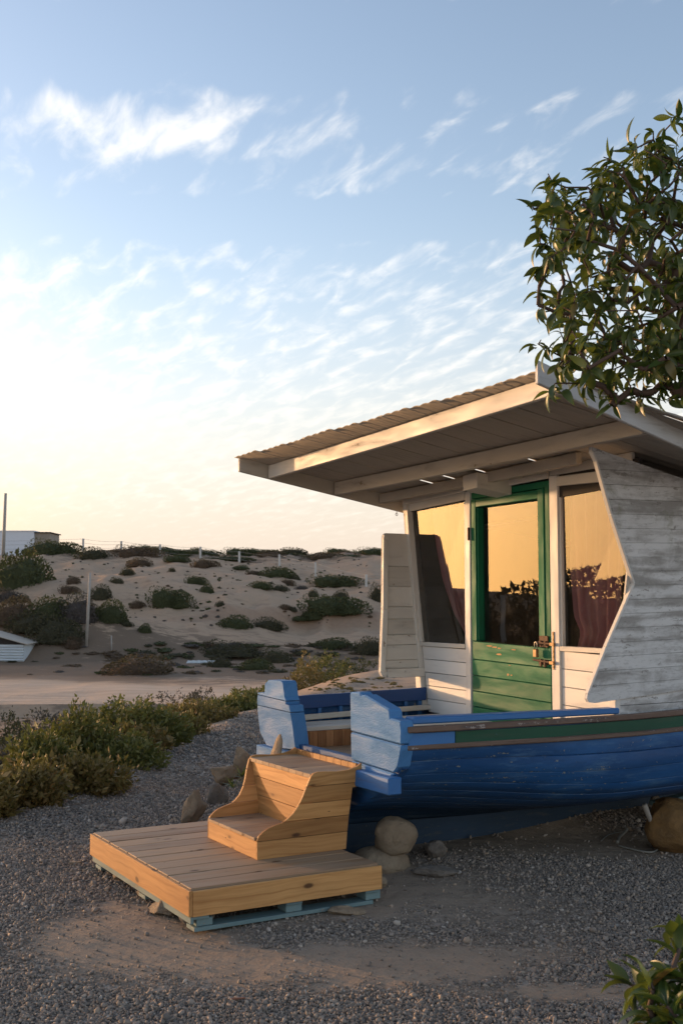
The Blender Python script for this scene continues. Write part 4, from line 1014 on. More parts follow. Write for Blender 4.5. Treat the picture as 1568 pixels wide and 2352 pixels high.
pr = MB(); a = onp(1480, 1850, 7.0); b, _ = ground_at(1508, 1945); pr.tube([a, (a+b)/2+Vector((.012, 0, 0)), b], [.018, .014, .010], 7); pr.tube([a+Vector((.01, .03, -.04)), b+Vector((.05, .05, .01))], .006, 6); o = pr.build('prop_stick', M['pole'], None, smooth=True); tag(o, 'thin pale stick propped between the ground and the hull', 'stick')
def rope(pts, r, label, lift=.01):
    P = []
    for px, py in pts: g, _ = ground_at(px, py); P.append(g+Vector((0, 0, lift)))
    m = MB(); 
    # smooth the path
    Q = []
    for i in range(len(P)-1):
        p0, p1, p2, p3 = P[max(i-1, 0)], P[i], P[i+1], P[min(i+2, len(P)-1)]
        for t in np.linspace(0, 1, 6)[:-1]: Q.append(.5*((2*p1)+(p2-p0)*t+(2*p0-5*p1+4*p2-p3)*t*t+(3*p1-3*p2+p3-p0)*t**3))
    Q.append(P[-1]); m.tube(Q, r, 6); return tag(m.build('rope', M['rope'], None, smooth=True), label, 'rope')
rope([(1418, 1948), (1422, 1935), (1432, 1926), (1440, 1918)], .010, 'short pale loop of rope on the ground below the hull', .03)
rope([(1420, 1948), (1445, 1955), (1475, 1963), (1500, 1962), (1518, 1950), (1524, 1943)], .006, 'thin rope curling towards the orange stone')
rope([(1380, 1938), (1395, 1925), (1415, 1918), (1432, 1918)], .004, 'dark thin cord in the shadow of the hull')

# ------------------------------------------------------------------ scrub, bushes
def leaf_cloud(seed, n, size, shape='dome', rad=(1, 1, 1), lumps=5, up=.4, core=True, thin=.45):
    """numpy leaf faces over a lumpy dome of unit radii; returns verts, faces, bv"""
    r = np.random.default_rng(seed)
    d = r.normal(size=(n, 3)); d[:, 2] = np.abs(d[:, 2])*.9-.10; d /= np.linalg.norm(d, axis=1)[:, None]
    L = r.normal(size=(lumps, 3)); L[:, 2] = np.abs(L[:, 2])*.8; L /= np.linalg.norm(L, axis=1)[:, None]; la = r.uniform(-.34, .36, lumps)
    k = 1.0+sum(la[i]*np.exp(-((1-d@L[i])/.16)) for i in range(lumps))
    R_ = k*(1-.42*r.random(n)**2.2)*.86
    # break into clumps
    cl = r.normal(size=(max(8, n//34), 3)); cl[:, 2] = np.abs(cl[:, 2]); cl /= np.linalg.norm(cl, axis=1)[:, None]
    near = (d@cl.T).max(1); R_ *= .88+.22*np.clip((near-.93)/.07, -1, 1)
    c = d*R_[:, None]*np.array(rad)
    a = r.normal(size=(n, 3)); a += d*.5; a[:, 2] += up; a /= np.linalg.norm(a, axis=1)[:, None]
    b = np.cross(a, r.normal(size=(n, 3))); b /= np.linalg.norm(b, axis=1)[:, None]
    s = size*np.exp(r.normal(0, .3, n))[:, None]
    V = np.stack([c-a*s*.5, c+b*s*thin*.5, c+a*s*.6, c-b*s*thin*.5], 1).reshape(-1, 3)
    F = np.arange(4*n).reshape(-1, 4)
    # clump-wise tint
    ci = (d@cl.T).argmax(1); tint = r.random(len(cl))
    bv = np.clip(.55*tint[ci]+.45*r.random(n), 0, 1)
    V = V.tolist(); F = F.tolist(); bv = bv.tolist()
    if core:
        bm = bmesh.new(); bmesh.ops.create_icosphere(bm, subdivisions=2, radius=.70)
        for v in bm.verts:
            q = v.co.normalized(); kk = 1+sum(la[i]*math.exp(-((1-float(np.dot(L[i], q)))/.16)) for i in range(lumps)); v.co *= kk*(.9+.2*r.random()); v.co.z = max(v.co.z, -.08)
        o0 = len(V); V += [(v.co.x*rad[0], v.co.y*rad[1], v.co.z*rad[2]) for v in bm.verts]
        for f in bm.faces: F.append([o0+v.index for v in f.verts]); bv.append(.05+.2*r.random())
        bm.free()
    return V, F, bv
def leaf_mesh(name, V, F, bv, mat):
    me = bpy.data.meshes.new(name); me.from_pydata(V, [], F); at = me.attributes.new('bv', 'FLOAT', 'FACE'); at.data.foreach_set('value', bv); me.materials.append(M[mat]); return me
def link(name, me, loc, scale=1, rz=0, parent=None):
    o = bpy.data.objects.new(name, me); S.collection.objects.link(o); o.location = loc; o.rotation_euler = (0, 0, rz)
    o.scale = (scale,)*3 if not hasattr(scale, '__len__') else scale
    if parent: o.parent = parent
    return o
proto = {}
for mt, n in (('scrub_green', 3), ('scrub_dark', 3), ('scrub_brown', 3), ('scrub_grey', 2)):
    for i in range(n): proto[mt, i] = leaf_mesh('shrub', *leaf_cloud(100+i*7+len(mt), 2600, .085, rad=(1, .9, 1), lumps=16), mt)
tuft_p = [leaf_mesh('tuft', *leaf_cloud(300+i, 150, .30, rad=(1, .9, .8), lumps=5), mt) for i, mt in enumerate(('scrub_dark', 'scrub_brown', 'scrub_green', 'scrub_grey'))]
# notable shrubs: (px, base py, width px, height px, kind, label)
def A(x, y, w, h): return (x*.3296, 1091+y*.3296, w*.3296, h*.3296)
def Bz(x, y, w, h): return (459.3+x*.2929, 1205.7+y*.2929, w*.2929, h*.2929)
SH_LIST = [
 (A(95, 800, 420, 310), 'scrub_green', 'large dark green thicket on the dune at the left edge'),
 (A(385, 560, 290, 140), 'scrub_green', 'bushy green shrub on the crest right of the white building'),
 (A(235, 562, 190, 85), 'scrub_green', 'low green shrub just below the white building'),
 (A(650, 592, 230, 85), 'scrub_dark', 'flat dark shrub on the crest beside the first fence post'),
 (A(970, 572, 265, 112), 'scrub_brown', 'domed brownish shrub on the skyline between two fence posts'),
 (A(960, 640, 170, 60), 'scrub_brown', 'faded brown shrub on the slope below the domed one'),
 (A(500, 762, 95, 60), 'scrub_brown', 'upper of two round shrubs stacked near the tall pole'),
 (A(480, 832, 110, 65), 'scrub_brown', 'lower of two round shrubs stacked near the tall pole'),
 (A(700, 880, 165, 108), 'scrub_dark', 'rounded shrub directly behind the leaning pole'),
 (A(330, 1050, 290, 210), 'scrub_green', 'broad shrub with green top left of the leaning pole'),
 (A(540, 1050, 300, 200), 'scrub_grey', 'wide greyish mass of scrub behind the foot of the pole'),
 (A(755, 1040, 235, 155), 'scrub_green', 'dark shrub right of the leaning pole'),
 (A(40, 900, 200, 90), 'scrub_grey', 'grey scrub at the left edge under the big thicket'),
 (A(160, 890, 80, 55), 'scrub_dark', 'small round shrub between thicket and grey scrub'),
 (A(70, 1070, 330, 190), 'scrub_brown', 'brown scrub at the left edge above the metal shed'),
 (A(220, 1140, 330, 140), 'scrub_dark', 'dark scrub spilling down towards the metal shed'),
 (A(400, 1200, 300, 180), 'scrub_dark', 'dark shrub on the sand heap left of the pole foot'),
 (A(490, 1222, 130, 80), 'scrub_brown', 'rusty shrub at the right end of the sand heap'),
 (A(950, 942, 105, 55), 'scrub_brown', 'small brown shrub above the eroded bank'),
 (A(1185, 938, 235, 160), 'scrub_green', 'large isolated round shrub in the middle of the dune'),
 (A(1005, 1105, 88, 65), 'scrub_green', 'small green shrub low on the dune below the bank'),
 (A(880, 1062, 90, 40), 'scrub_dark', 'little shrub on the rim of the sand hollow'),
 (A(1370, 765, 120, 80), 'scrub_green', 'upper part of a slanting green shrub on the dune'),
 (A(1440, 820, 95, 65), 'scrub_green', 'lower part of a slanting green shrub on the dune'),
 (A(890, 705, 95, 52), 'scrub_dark', 'dark shrub halfway up the open sand'),
 (A(810, 757, 88, 40), 'scrub_dark', 'low shrub left of centre on the open sand'),
 (A(1200, 675, 52, 35), 'scrub_dark', 'tiny shrub below the third fence post'),
 (A(1215, 608, 180, 52), 'scrub_green', 'flat shrub on the crest right of the third post'),
 (A(1430, 652, 170, 75), 'scrub_brown', 'brown shrub behind the fourth fence post'),
 (A(940, 1396, 460, 150), 'scrub_brown', 'big dark domed shrub standing alone beside the sandy track'),
 (Bz(470, 502, 175, 72), 'scrub_green', 'wedge shaped shrub on the upper middle slope'),
 (Bz(630, 522, 120, 48), 'scrub_dark', 'flat shrub right of the wedge shaped one'),
 (Bz(890, 572, 92, 60), 'scrub_dark', 'round button shrub on bare sand'),
 (Bz(800, 506, 80, 36), 'scrub_grey', 'pale fuzzy shrub above the button shrub'),
 (Bz(1090, 498, 330, 110), 'scrub_green', 'long dark shrub below the post nearest the cabin'),
 (Bz(1110, 592, 155, 85), 'scrub_dark', 'shrub hanging below the long dark one'),
 (Bz(605, 412, 270, 110), 'scrub_green', 'large shrub under the sixth fence post'),
 (Bz(430, 390, 120, 40), 'scrub_brown', 'thin brown shrub left of the sixth post'),
 (Bz(320, 360, 130, 36), 'scrub_green', 'flat shrub at the foot of the fifth post'),
 (Bz(750, 430, 82, 42), 'scrub_dark', 'small shrub right of the large one by the sixth post'),
 (Bz(690, 474, 92, 55), 'scrub_brown', 'brownish shrub between two larger ones on the slope'),
 (Bz(270, 818, 265, 105), 'scrub_green', 'shrub with two humps low on the middle dune'),
 (Bz(545, 825, 250, 98), 'scrub_dark', 'long shrub on the foot of the dune right of the humped one'),
 (Bz(1070, 810, 400, 170), 'scrub_green', 'very large pointed shrub low on the dune by the cabin'),
 (Bz(900, 802, 180, 90), 'scrub_green', 'left flank shrub joined to the pointed one'),
 (Bz(800, 815, 180, 45), 'scrub_green', 'low green tail of scrub left of the pointed shrub'),
 (Bz(1400, 605, 110, 150), 'scrub_dark', 'tall dark shrub half hidden by the far side panel'),
 (Bz(1350, 1030, 280, 140), 'scrub_dark', 'dark shrub at the dune foot beside the far side panel'),
 (Bz(660, 668, 90, 50), 'scrub_brown', 'brown shrub on the eroded bank'),
 (Bz(725, 688, 62, 42), 'scrub_dark', 'dark knob of scrub on the eroded bank'),
 (Bz(160, 642, 80, 45), 'scrub_dark', 'shrub at the left end of the eroded bank'),
 (Bz(1010, 612, 60, 26), 'scrub_grey', 'pale shrub at the top of the sand chute'),
 (Bz(230, 1060, 420, 110), 'scrub_dark', 'dark strip of scrub at the dune foot, left of centre'),
 (Bz(160, 1120, 200, 90), 'scrub_dark', 'shrub in front of the dark strip of scrub'),
 (Bz(420, 1140, 280, 110), 'scrub_green', 'green shrub at the dune foot near the pale debris'),
 (Bz(600, 1085, 260, 110), 'scrub_dark', 'dark shrub left of the yellow-green bush'),
 (Bz(1050, 980, 300, 80), 'scrub_green', 'green scrub behind the yellow-green bush'),
]
for i, ((px, py, w, h), mt, lab) in enumerate(SH_LIST):
    g, t = ground_at(px, py, 26)
    sc = w/FPX*t/2*1.22; hz = h/FPX*t*1.12
    nv = 2 if mt == 'scrub_grey' else 3
    SL = link("shrub", proto[mt, i % nv], (g.x, g.y+sc*.6, gz(g.x, g.y+sc*.6)-hz*.12), (sc*1.04, sc*.8, hz*.92), random.uniform(-.5, .5))
    tag(SL, lab, 'shrub', 'shrubs on the dune and flat beyond the boat')
# skyline scrub and loose tufts
rt = random.Random(3); cnt = 0
def tuft(px, py, w, h, lab, grp, nm='scrub_tuft'):
    g, t = ground_at(px, py, 26); sc = w/FPX*t/2; hz = h/FPX*t
    o = link(nm, rt.choice(tuft_p), (g.x, g.y, g.z-hz*.15), (sc*1.05, sc*.85, hz), rt.uniform(0, 6)); tag(o, lab, 'shrub', grp)
for i in range(30):
    px = 150+i*25+rt.uniform(-8, 8); g, t = ground_at(px, 1283, 60)
    # walk back to the crest
    ys = np.linspace(96, 108, 13); y = rt.choice(list(ys)); x = (px-CX)/FPX*y
    w = rt.uniform(.9, 2.6); o = link('crest_shrub', rt.choice([proto['scrub_brown', 0], proto['scrub_green', 1], proto['scrub_dark', 2], proto['scrub_green', 0]]), (x, y, gz(x, y)-.12), (w, w*.8, rt.uniform(.25, .95)), rt.uniform(-.4, .4))
    tag(o, 'low scrub lining the crest of the dune against the sky', 'shrub', 'low scrub along the skyline')
for i in range(230):
    z = rt.random()
    if z < .30: px, py = rt.uniform(240, 520), rt.uniform(1300, 1440)
    elif z < .85: px, py = rt.uniform(500, 870), rt.uniform(1283, 1440) if rt.random() < .6 else rt.uniform(1283, 1330)
    else: px, py = rt.uniform(60, 330), rt.uniform(1270, 1340)
    w = rt.uniform(5, 17)*(.7 if py < 1330 else 1); tuft(px, py, w, w*rt.uniform(.4, .7), 'small dark tuft of scrub dotted on the pale dune sand', 'scrub tufts on the dune')
for i in range(190):
    px, py = rt.uniform(-10, 870), rt.choice([rt.uniform(1478, 1508), rt.uniform(1500, 1552)])
    if px < 240 and rt.random() < .6: continue
    w = rt.uniform(14, 70); tuft(px, py, w, w*rt.uniform(.15, .32), 'low dry tuft of scrub on the flat at the foot of the dune', 'scrub tufts on the flat')
# dry little plants on the sand ridge behind the boat
ip = leaf_mesh('sand_plant', *leaf_cloud(900, 260, .22, rad=(1, 1, .6), core=False), 'succulent_b')
for i in range(80):
    px, py = rt.uniform(690, 930), rt.uniform(1556, 1592)
    if py < 1556+(px-700)*-.02: continue
    g, t = ground_at(px, py, 12); s_ = rt.uniform(4, 11)/FPX*t
    o = link('sand_plant', ip, (g.x, g.y, g.z), (s_, s_, s_*.9), rt.uniform(0, 6)); tag(o, 'small dry yellowish plant on the sand ridge behind the boat', 'plant', 'dry plants on the sand ridge')
# bushes along the terrace edge (world positions), fleshy leaves in tufts
def tufted(seed, ncl, per, w, d, h, leaf, stem_up=.8):
    """leaf tufts over an uneven crown of half width w, half depth d, height h"""
    r = np.random.default_rng(seed)
    dr = r.normal(size=(ncl, 3)); dr[:, 2] = np.abs(dr[:, 2])*1.05-.12; dr /= np.linalg.norm(dr, axis=1)[:, None]
    L = r.normal(size=(16, 3)); L[:, 2] = np.abs(L[:, 2]); L /= np.linalg.norm(L, axis=1)[:, None]; la = r.uniform(-.38, .42, 16)
    k = .82+sum(la[i]*np.exp(-((1-dr@L[i])/.07)) for i in range(16))
    rr_ = np.clip(k, .45, 1.35)*(1-.55*r.random(ncl)**2.6)
    C = dr*rr_[:, None]*np.array([w, d, h]); out = dr*np.array([1, 1, .7])+np.array([0, 0, stem_up]); out /= np.linalg.norm(out, axis=1)[:, None]
    sh = r.random(ncl)*leaf*3.5; C = C+out*sh[:, None]
    n = ncl*per; ci = np.repeat(np.arange(ncl), per)
    a = r.normal(size=(n, 3))*.75+out[ci]; a /= np.linalg.norm(a, axis=1)[:, None]
    P = C[ci]+r.normal(size=(n, 3))*leaf*.55-out[ci]*(r.random(n)*leaf*2.2)[:, None]
    b_ = np.cross(a, r.normal(size=(n, 3))); b_ /= np.linalg.norm(b_, axis=1)[:, None]
    s_ = leaf*np.exp(r.normal(0, .28, n))[:, None]
    V = np.stack([P, P+a*s_*.45+b_*s_*.24, P+a*s_, P+a*s_*.45-b_*s_*.24], 1).reshape(-1, 3); F = np.arange(4*n).reshape(-1, 4)
    tint = r.random(ncl)**1.3; hgt = np.clip(C[:, 2]/max(h, .01), 0, 1.2)
    bv = np.clip(.55*tint[ci]+.35*r.random(n)+.10*hgt[ci], 0, 1)
    V = V.tolist(); F = F.tolist(); bv = bv.tolist()
    bm = bmesh.new(); bmesh.ops.create_icosphere(bm, subdivisions=2, radius=.52); o0 = len(V)
    for v in bm.verts: v.co.z = max(v.co.z, -.05)
    V += [(v.co.x*w, v.co.y*d, v.co.z*h) for v in bm.verts]
    for f in bm.faces: F.append([o0+v.index for v in f.verts]); bv.append(.0)
    bm.free(); return V, F, bv
def bush(x, y, w, h, mat, label, seed, nleaf=7000, size=.046, zoff=0, mat2=None, group='bushes along the edge of the terrace'):
    z = gz(x, y)+zoff
    root = empty('bush', (x, y, z), 0, label, 'bush', group)
    per = 12; w *= 1.18
    me = leaf_mesh('foliage', *tufted(seed, max(40, nleaf//per), per, w, w*.8, h, size), mat); link('foliage', me, (0, 0, 0), 1, 0, root)
    m = MB()
    r = random.Random(seed)
    for k in range(7):
        a = r.uniform(0, 6.28); m.tube([(.03*math.cos(a), .03*math.sin(a), -.15), (w*.35*math.cos(a), w*.3*math.sin(a), h*.4), (w*.62*math.cos(a+.3), w*.5*math.sin(a+.3), h*.72)], [.02, .014, .006], 5)
    m.build('stem', M['twig'], root)
    return root
def edge_bush(px, topy, dist, wpx, mat, label, seed, **k):
    """px: centre; topy: pixel of the top; dist: metres along y"""
    x = (px-CX)/FPX*dist; d = ray(px, topy); t = dist/d.y; ztop = EYE+d.z*t; z0 = gz(x, dist); w = wpx/FPX*dist/2
    return bush(x, dist, w, max(.15, (ztop-z0)/1.0), mat, label, seed, **k)
EB = [(300, 1606, 12.2, 230, 'succulent', 'tallest green bush in the row at the terrace edge'),
 (210, 1640, 10.9, 175, 'succulent', 'wide green bush with yellow tips left of the tallest one'),
 (365, 1640, 12.6, 180, 'succulent', 'dense dark green bush right of the tallest one'),
 (420, 1650, 13.3, 130, 'succulent_b', 'rusty tipped bush right of the dense dark green one'),
 (478, 1625, 15.2, 140, 'succulent_b', 'orange tinted bush near the sandy track'),
 (540, 1612, 17.2, 110, 'succulent', 'yellowish bush at the far end of the row'),
 (135, 1690, 9.7, 120, 'succulent', 'low green bush in the left part of the row'),
 (215, 1752, 9.5, 220, 'succulent_b', 'low rusty bush hanging over the gravel edge'),
 (85, 1785, 8.8, 120, 'succulent_b', 'small yellowish bush at the edge of the gravel'),
 (12, 1835, 8.3, 70, 'succulent_b', 'sparse bush at the left edge above the gravel'),
 (285, 1690, 10.9, 200, 'succulent', 'shadowy green bush in front of the tallest one'),
 (330, 1680, 11.8, 150, 'succulent_b', 'rusty green bush leaning over the gravel bank'),
 (575, 1598, 19.5, 100, 'succulent', 'small bush left of the far transom block'),
 (612, 1576, 22.0, 90, 'succulent', 'green bush showing just behind the far transom block')]
for i, (px, ty, ds, wp, mt, lab) in enumerate(EB): edge_bush(px-26 if ds < 16 else px, ty+10, ds, wp, mt, lab, 501+i)
edge_bush(742, 1475, 30, 150, 'succulent', 'big yellow-green bush at the end of the sand ridge', 513, size=.055, nleaf=6500)
edge_bush(690, 1520, 29, 100, 'succulent_b', 'lower yellowish bush left of the big yellow-green one', 514, size=.055)
edge_bush(800, 1500, 33, 130, 'scrub_green', 'green bush behind the sand ridge near the cabin', 515, size=.06)
edge_bush(962, 1566, 12.5, 26, 'succulent', 'little tuft of plant beside the corner of the cabin', 516, nleaf=500, size=.03)
for px, ty, ds, wp, lab, sd_ in ((40, 1632, 17.5, 240, 'dark green scrub at the left edge behind the bushes', 521), (70, 1680, 15, 300, 'dark brown scrub mass behind the bushes at the left', 522), (30, 1735, 12.5, 240, 'purplish grey scrub at the left edge', 523),
    (190, 1612, 18, 200, 'grey twiggy scrub behind the tallest bush, left side', 524), (400, 1600, 20.5, 260, 'dark grey scrub behind the rusty tipped bush', 525), (460, 1606, 23, 110, 'dark low scrub close to the sandy track', 526), (120, 1655, 16.5, 130, 'small grey scrub between the dark masses', 527)):
    edge_bush(px, ty, ds, wp, 'scrub_dark' if sd_ in (521, 522) else 'scrub_grey', lab, sd_, nleaf=8000, size=.045)
# bushes out to the left whose outline the panes mirror
for i, (x, y, w, h) in enumerate([(-31, 24, 5.5, 2.2), (-33, 17.5, 4.2, 1.9), (-27, 14.4, 2.2, 1.4), (-36, 27, 6, 2.6), (-30, 10, 4, 1.6), (-34, 34, 6, 2.4)]):
    z = gz(x, y); o = link('shrub', leaf_mesh('shrub', *leaf_cloud(700+i, 11000, .065, rad=(1, .9, 1), lumps=22), ('scrub_green', 'scrub_dark')[i % 2]), (x, y, z-.2), (w, w*.8, (1.45+h*.22-z)), i); tag(o, 'tall dark bush mirrored in the door pane', 'shrub', 'bushes mirrored in the panes')
for i in range(16):
    a = -1.25+.085*i; dd = 17+2.2*((i*7) % 3); x = 1.0+dd*math.sin(a); y = 7.2+dd*math.cos(a)
    if x > -9: continue
    z = gz(x, y); o = link('shrub', proto[('scrub_green', 'scrub_dark')[i % 2], i % 3], (x, y, z-.2), (1.9, 1.5, 2.0+.25*((i*5) % 4)), i); tag(o, 'tall dark bush mirrored in the door pane', 'shrub', 'bushes mirrored in the panes')
m = MB(); m.tube([(0, 0, -1), (0.05, 0, 3.35)], .09, 8); o = m.build('fence_post', M['post'], None, loc=(-29.0, 19.7, gz(-29, 19.7))); tag(o, 'post standing among the bushes mirrored in the door', 'post')

# ------------------------------------------------------------------ fence, poles, building, shed
fence = empty('wire_fence', (0, 0, 0), 0, 'wire fence on thin concrete posts along the dune crest', 'fence')
posts = []
for (bx, by, tx, ty) in ((580, 500, 580, 443), (845, 540, 846, 461), (1115, 575, 1115, 483), (1396, 600, 1395, 500)): posts.append((bx*.3296, 1091+by*.3296, ty*.3296+1091))
for (bx, by, ty) in ((308, 322, 208), (622, 345, 232), (905, 402, 295), (1302, 472, 390)): posts.append((459.3+bx*.2929, 1205.7+by*.2929, 1205.7+ty*.2929))
tops = []
Dst = [101, 99, 97, 95, 93, 90, 86, 78]
for (px, by, ty), dd in zip(posts, Dst):
    d = ray(px, ty); t = dd/d.y; top = Vector((0, 0, EYE))+d*t; x = top.x; z0 = gz(x, dd)
    db = ray(px, by); zb_ = EYE+db.z*(dd/db.y); z0 = min(z0, zb_)
    m = MB(); m.beam((0, 0, -.3), (0, 0, top.z-z0), .17, .17, (0, 1, 0)); m.build('post', M['post'], fence, bevel=.02, loc=(x, dd, z0)); tops.append((x, dd, z0, top.z))
m = MB()
tops = [(tops[0][0]-14, 104, tops[0][2], tops[0][3])]+tops+[(tops[-1][0]+12, 70, tops[-1][2]-.5, tops[-1][3]-.5)]
for a, b in zip(tops[:-1], tops[1:]):
    for k in (.97, .72, .45):
        P = [(lerp(a[0], b[0], q), lerp(a[1], b[1], q), lerp(lerp(a[2], a[3], k), lerp(b[2], b[3], k), q)-.10*math.sin(q*3.14)) for q in np.linspace(0, 1, 7)]; m.tube(P, .012, 3)
m.build('wire', M['wire'], fence)
def pole(bx, by, tx, ty, r, lab, mat='pole', dist=None):
    g, t = ground_at(bx, by, 26)
    if dist: y = dist; x = (bx-CX)/FPX*y; g = Vector((x, y, gz(x, y)-.2))
    d = ray(tx, ty); top = Vector((0, 0, EYE))+d*(g.y/d.y)
    m = MB(); m.tube([Vector((0, 0, -.2)), (top-g)*.5, top-g], [r, r*.9, r*.75], 8); return tag(m.build('pole', M[mat], None, smooth=True, loc=g), lab, 'pole')
pole(198, 1484, 207, 1315, .085, 'tall bleached pole leaning on the flat before the dune')
pole(7, 1256, 13, 1133, .17, 'dark pole beside the white building at the left edge', dist=106)
pole(256, 1494, 256, 1460, .04, 'short thin stake in the sand right of the tall pole')
# white building on the crest
def at_d(px, py, y): d = ray(px, py); return Vector((0, 0, EYE))+d*(y/d.y)
bl = at_d(-120, 1221, 112); br = at_d(78, 1223, 112); bz0 = gz(br.x, 112)-.5
bld = empty('white_building', (bl.x, 112, bz0), 0, 'low white building with a shaded grey-brown annex on the dune crest', 'building')
w_ = br.x-bl.x; h_ = bl.z-bz0
m = MB(); m.box((0, w_), (0, 5), (0, h_)); m.build('wall', M['plaster'], bld)
m = MB(); m.box((-.1, w_+.05), (-.08, 5.1), (h_+.003, h_+.10)); m.build('roof', M['plaster'], bld)
m = MB(); wa = 34/FPX*112; m.box((w_+.003, w_+wa), (.3, 4.2), (0, h_-.12)); m.build('annex', M['block'], bld)  # shaded part of the building, its shade put into the colour
m = MB(); m.box((w_+.003, w_+wa+.15), (.1, 4.4), (h_-.117, h_-.03)); m.build('annex_roof', M['inside'], bld)
# corrugated shed at the left edge
g, t = ground_at(54, 1521, 26); sy = g.y
L0 = at_d(-60, 1500, sy).x; R0 = at_d(54, 1500, sy).x; zt = at_d(54, 1480, sy).z; z0 = g.z
shed = empty('metal_shed', (L0, sy, z0), 0, 'small shed of corrugated pale metal at the left edge', 'shed')
m = MB(); W_ = R0-L0; n = 26; H_ = zt-z0; V = []; F = []
for i in range(n*4+1):
    z = H_*i/(n*4)*1.0; o_ = .03*math.sin(i*2*math.pi/16)
    V += [(0, o_, z), (W_, o_, z-.02)]
for i in range(n*4): F.append((2*i, 2*i+1, 2*i+3, 2*i+2))
m.piece(V, F); m.build('wall', M['corr'], shed, smooth=True)
m = MB(); m.box((W_-.02, W_), (.04, 2.2), (0, H_-.03)); m.box((0, .02), (.04, 2.2), (0, H_+.1)); m.box((0, W_), (2.2, 2.22), (0, H_+.1)); m.build('side_wall', M['corr'], shed)
m = MB(); m.hexa([(-.1, -.18, H_+.75), (W_+.2, -.18, H_-.02), (W_+.2, 2.4, H_+.0), (-.1, 2.4, H_+.77), (-.1, -.18, H_+.79), (W_+.2, -.18, H_+.02), (W_+.2, 2.4, H_+.04), (-.1, 2.4, H_+.81)]); m.build('roof', M['sheet'], shed)
m = MB(); m.prism([(0, H_+.002), (W_-.02, H_+.002), (0, H_+.735)], lambda x, z: (x, .02, z), lambda x, z: (x, .05, z)); m.build('opening_shade', M['inside'], shed)  # dark sheet paints the shade of the opening under the shed roof
g, t = ground_at(455, 1524, 26); m = MB(); 
for i in range(5): a = i*.28-.6; m.hexa([(a, 0, 0), (a+.4, .1, 0), (a+.35, .5, .0), (a, .4, 0), (a+.05, .05, .10), (a+.35, .1, .14), (a+.3, .4, .08), (a+.05, .35, .12)])
o = m.build('debris', M['corr'], None, loc=(g.x, g.y, g.z+.01)); tag(o, 'heap of pale scrap on the flat left of the yellow-green bush', 'debris')

# ------------------------------------------------------------------ broad-leaved tree and bush
def leaf_geo(P, d, nrm, L, Wd, curl, fold, V, F, BV, bv):
    """one lance-shaped leaf: base P, direction d, upper side nrm"""
    d = d.normalized(); s = d.cross(nrm).normalized(); n = s.cross(d).normalized(); N = 6; o = len(V)
    prof = [.05, .62, .96, 1.0, .80, .45, .0]
    p = Vector(P); dd = d.copy(); nn = n.copy()
    for i in range(N+1):
        w = prof[i]*Wd*.5; V.append(tuple(p-s*w+nn*w*fold)); V.append(tuple(p)); V.append(tuple(p+s*w+nn*w*fold))
        st = L/N; ang = curl/N; nd = dd*math.cos(ang)-nn*math.sin(ang); nn = (nn*math.cos(ang)+dd*math.sin(ang)).normalized(); dd = nd.normalized(); p = p+dd*st
    for i in range(N):
        a = o+i*3
        F.append((a, a+1, a+4, a+3)); F.append((a+1, a+2, a+5, a+4)); BV += [bv, bv]
def foliage(tips, name, parent, r, Lr=(.060, .095), nper=(6, 10), droop=.35):
    V, F, BV = [], [], []
    for (P, D) in tips:
        D = D.normalized(); base = r.random(); n = r.randint(*nper)
        for k in range(n):
            a = k*2.4+r.uniform(-.4, .4); h = D.orthogonal().normalized(); h2 = D.cross(h)
            out = (h*math.cos(a)+h2*math.sin(a)); sp_ = r.uniform(.25, 1.5)
            d = (D*math.cos(sp_)+out*math.sin(sp_)); d.z -= droop*r.random(); L = r.uniform(*Lr)
            p = P-D*r.uniform(0, .05)
            up = (D-d*.3+Vector((0, 0, .6))).normalized()
            leaf_geo(p, d, up, L, L*r.uniform(.26, .38), r.uniform(-.2, 1.9), r.uniform(.1, .8), V, F, BV, min(1, max(0, .5*base+.5*r.random())))
    me = bpy.data.meshes.new(name); me.from_pydata(V, [], F); at = me.attributes.new('bv', 'FLOAT', 'FACE'); at.data.foreach_set('value', BV)
    me.polygons.foreach_set('use_smooth', [True]*len(F)); me.materials.append(M['leaf'])
    o = bpy.data.objects.new(name, me); S.collection.objects.link(o); o.parent = parent; return o
def branches(start_nodes, targets, r, step=.16, name='branch', parent=None, r_tip=.0022, grow=.72, sag=.0):
    """join every target to the nearest node already in the tree, then thicken by how much each node carries"""
    nodes = [Vector(p) for p in start_nodes]; par = [-1]+list(range(len(start_nodes)-1)); tipid = []
    for T in sorted(targets, key=lambda q: min((q-n).length for n in nodes[:len(start_nodes)])):
        A_ = np.array([tuple(n) for n in nodes]); j = int(np.argmin(((A_-np.array(T))**2).sum(1)+.0)); cur = nodes[j].copy()
        d0 = (T-cur); nst = max(1, int(d0.length/step)); mid_off = Vector((r.gauss(0, 1), r.gauss(0, 1), r.gauss(0, 1)))*d0.length*.13
        last = j
        for i in range(1, nst+1):
            t = i/nst; p = nodes[j].lerp(T, t)+mid_off*math.sin(t*math.pi)+Vector((r.gauss(0, .006), r.gauss(0, .006), r.gauss(0, .006)))
            if i == nst: p = T.copy()
            nodes.append(p); par.append(last); last = len(nodes)-1
        tipid.append(last)
    load = [0.0]*len(nodes)
    for t in tipid: load[t] += 1
    for i in range(len(nodes)-1, 0, -1):
        if par[i] >= 0: load[par[i]] += load[i]
    m = MB()
    for i, p in enumerate(par):
        if p < 0: continue
        ra, rb = r_tip*max(1, load[p])**.5*1.25, r_tip*max(1, load[i])**.5*1.25
        ra = min(ra, rb*1.6) if i >= len(start_nodes) else ra
        m.tube([nodes[p], nodes[i]], [ra, rb], 6, caps=False)
    return nodes, par, tipid, m
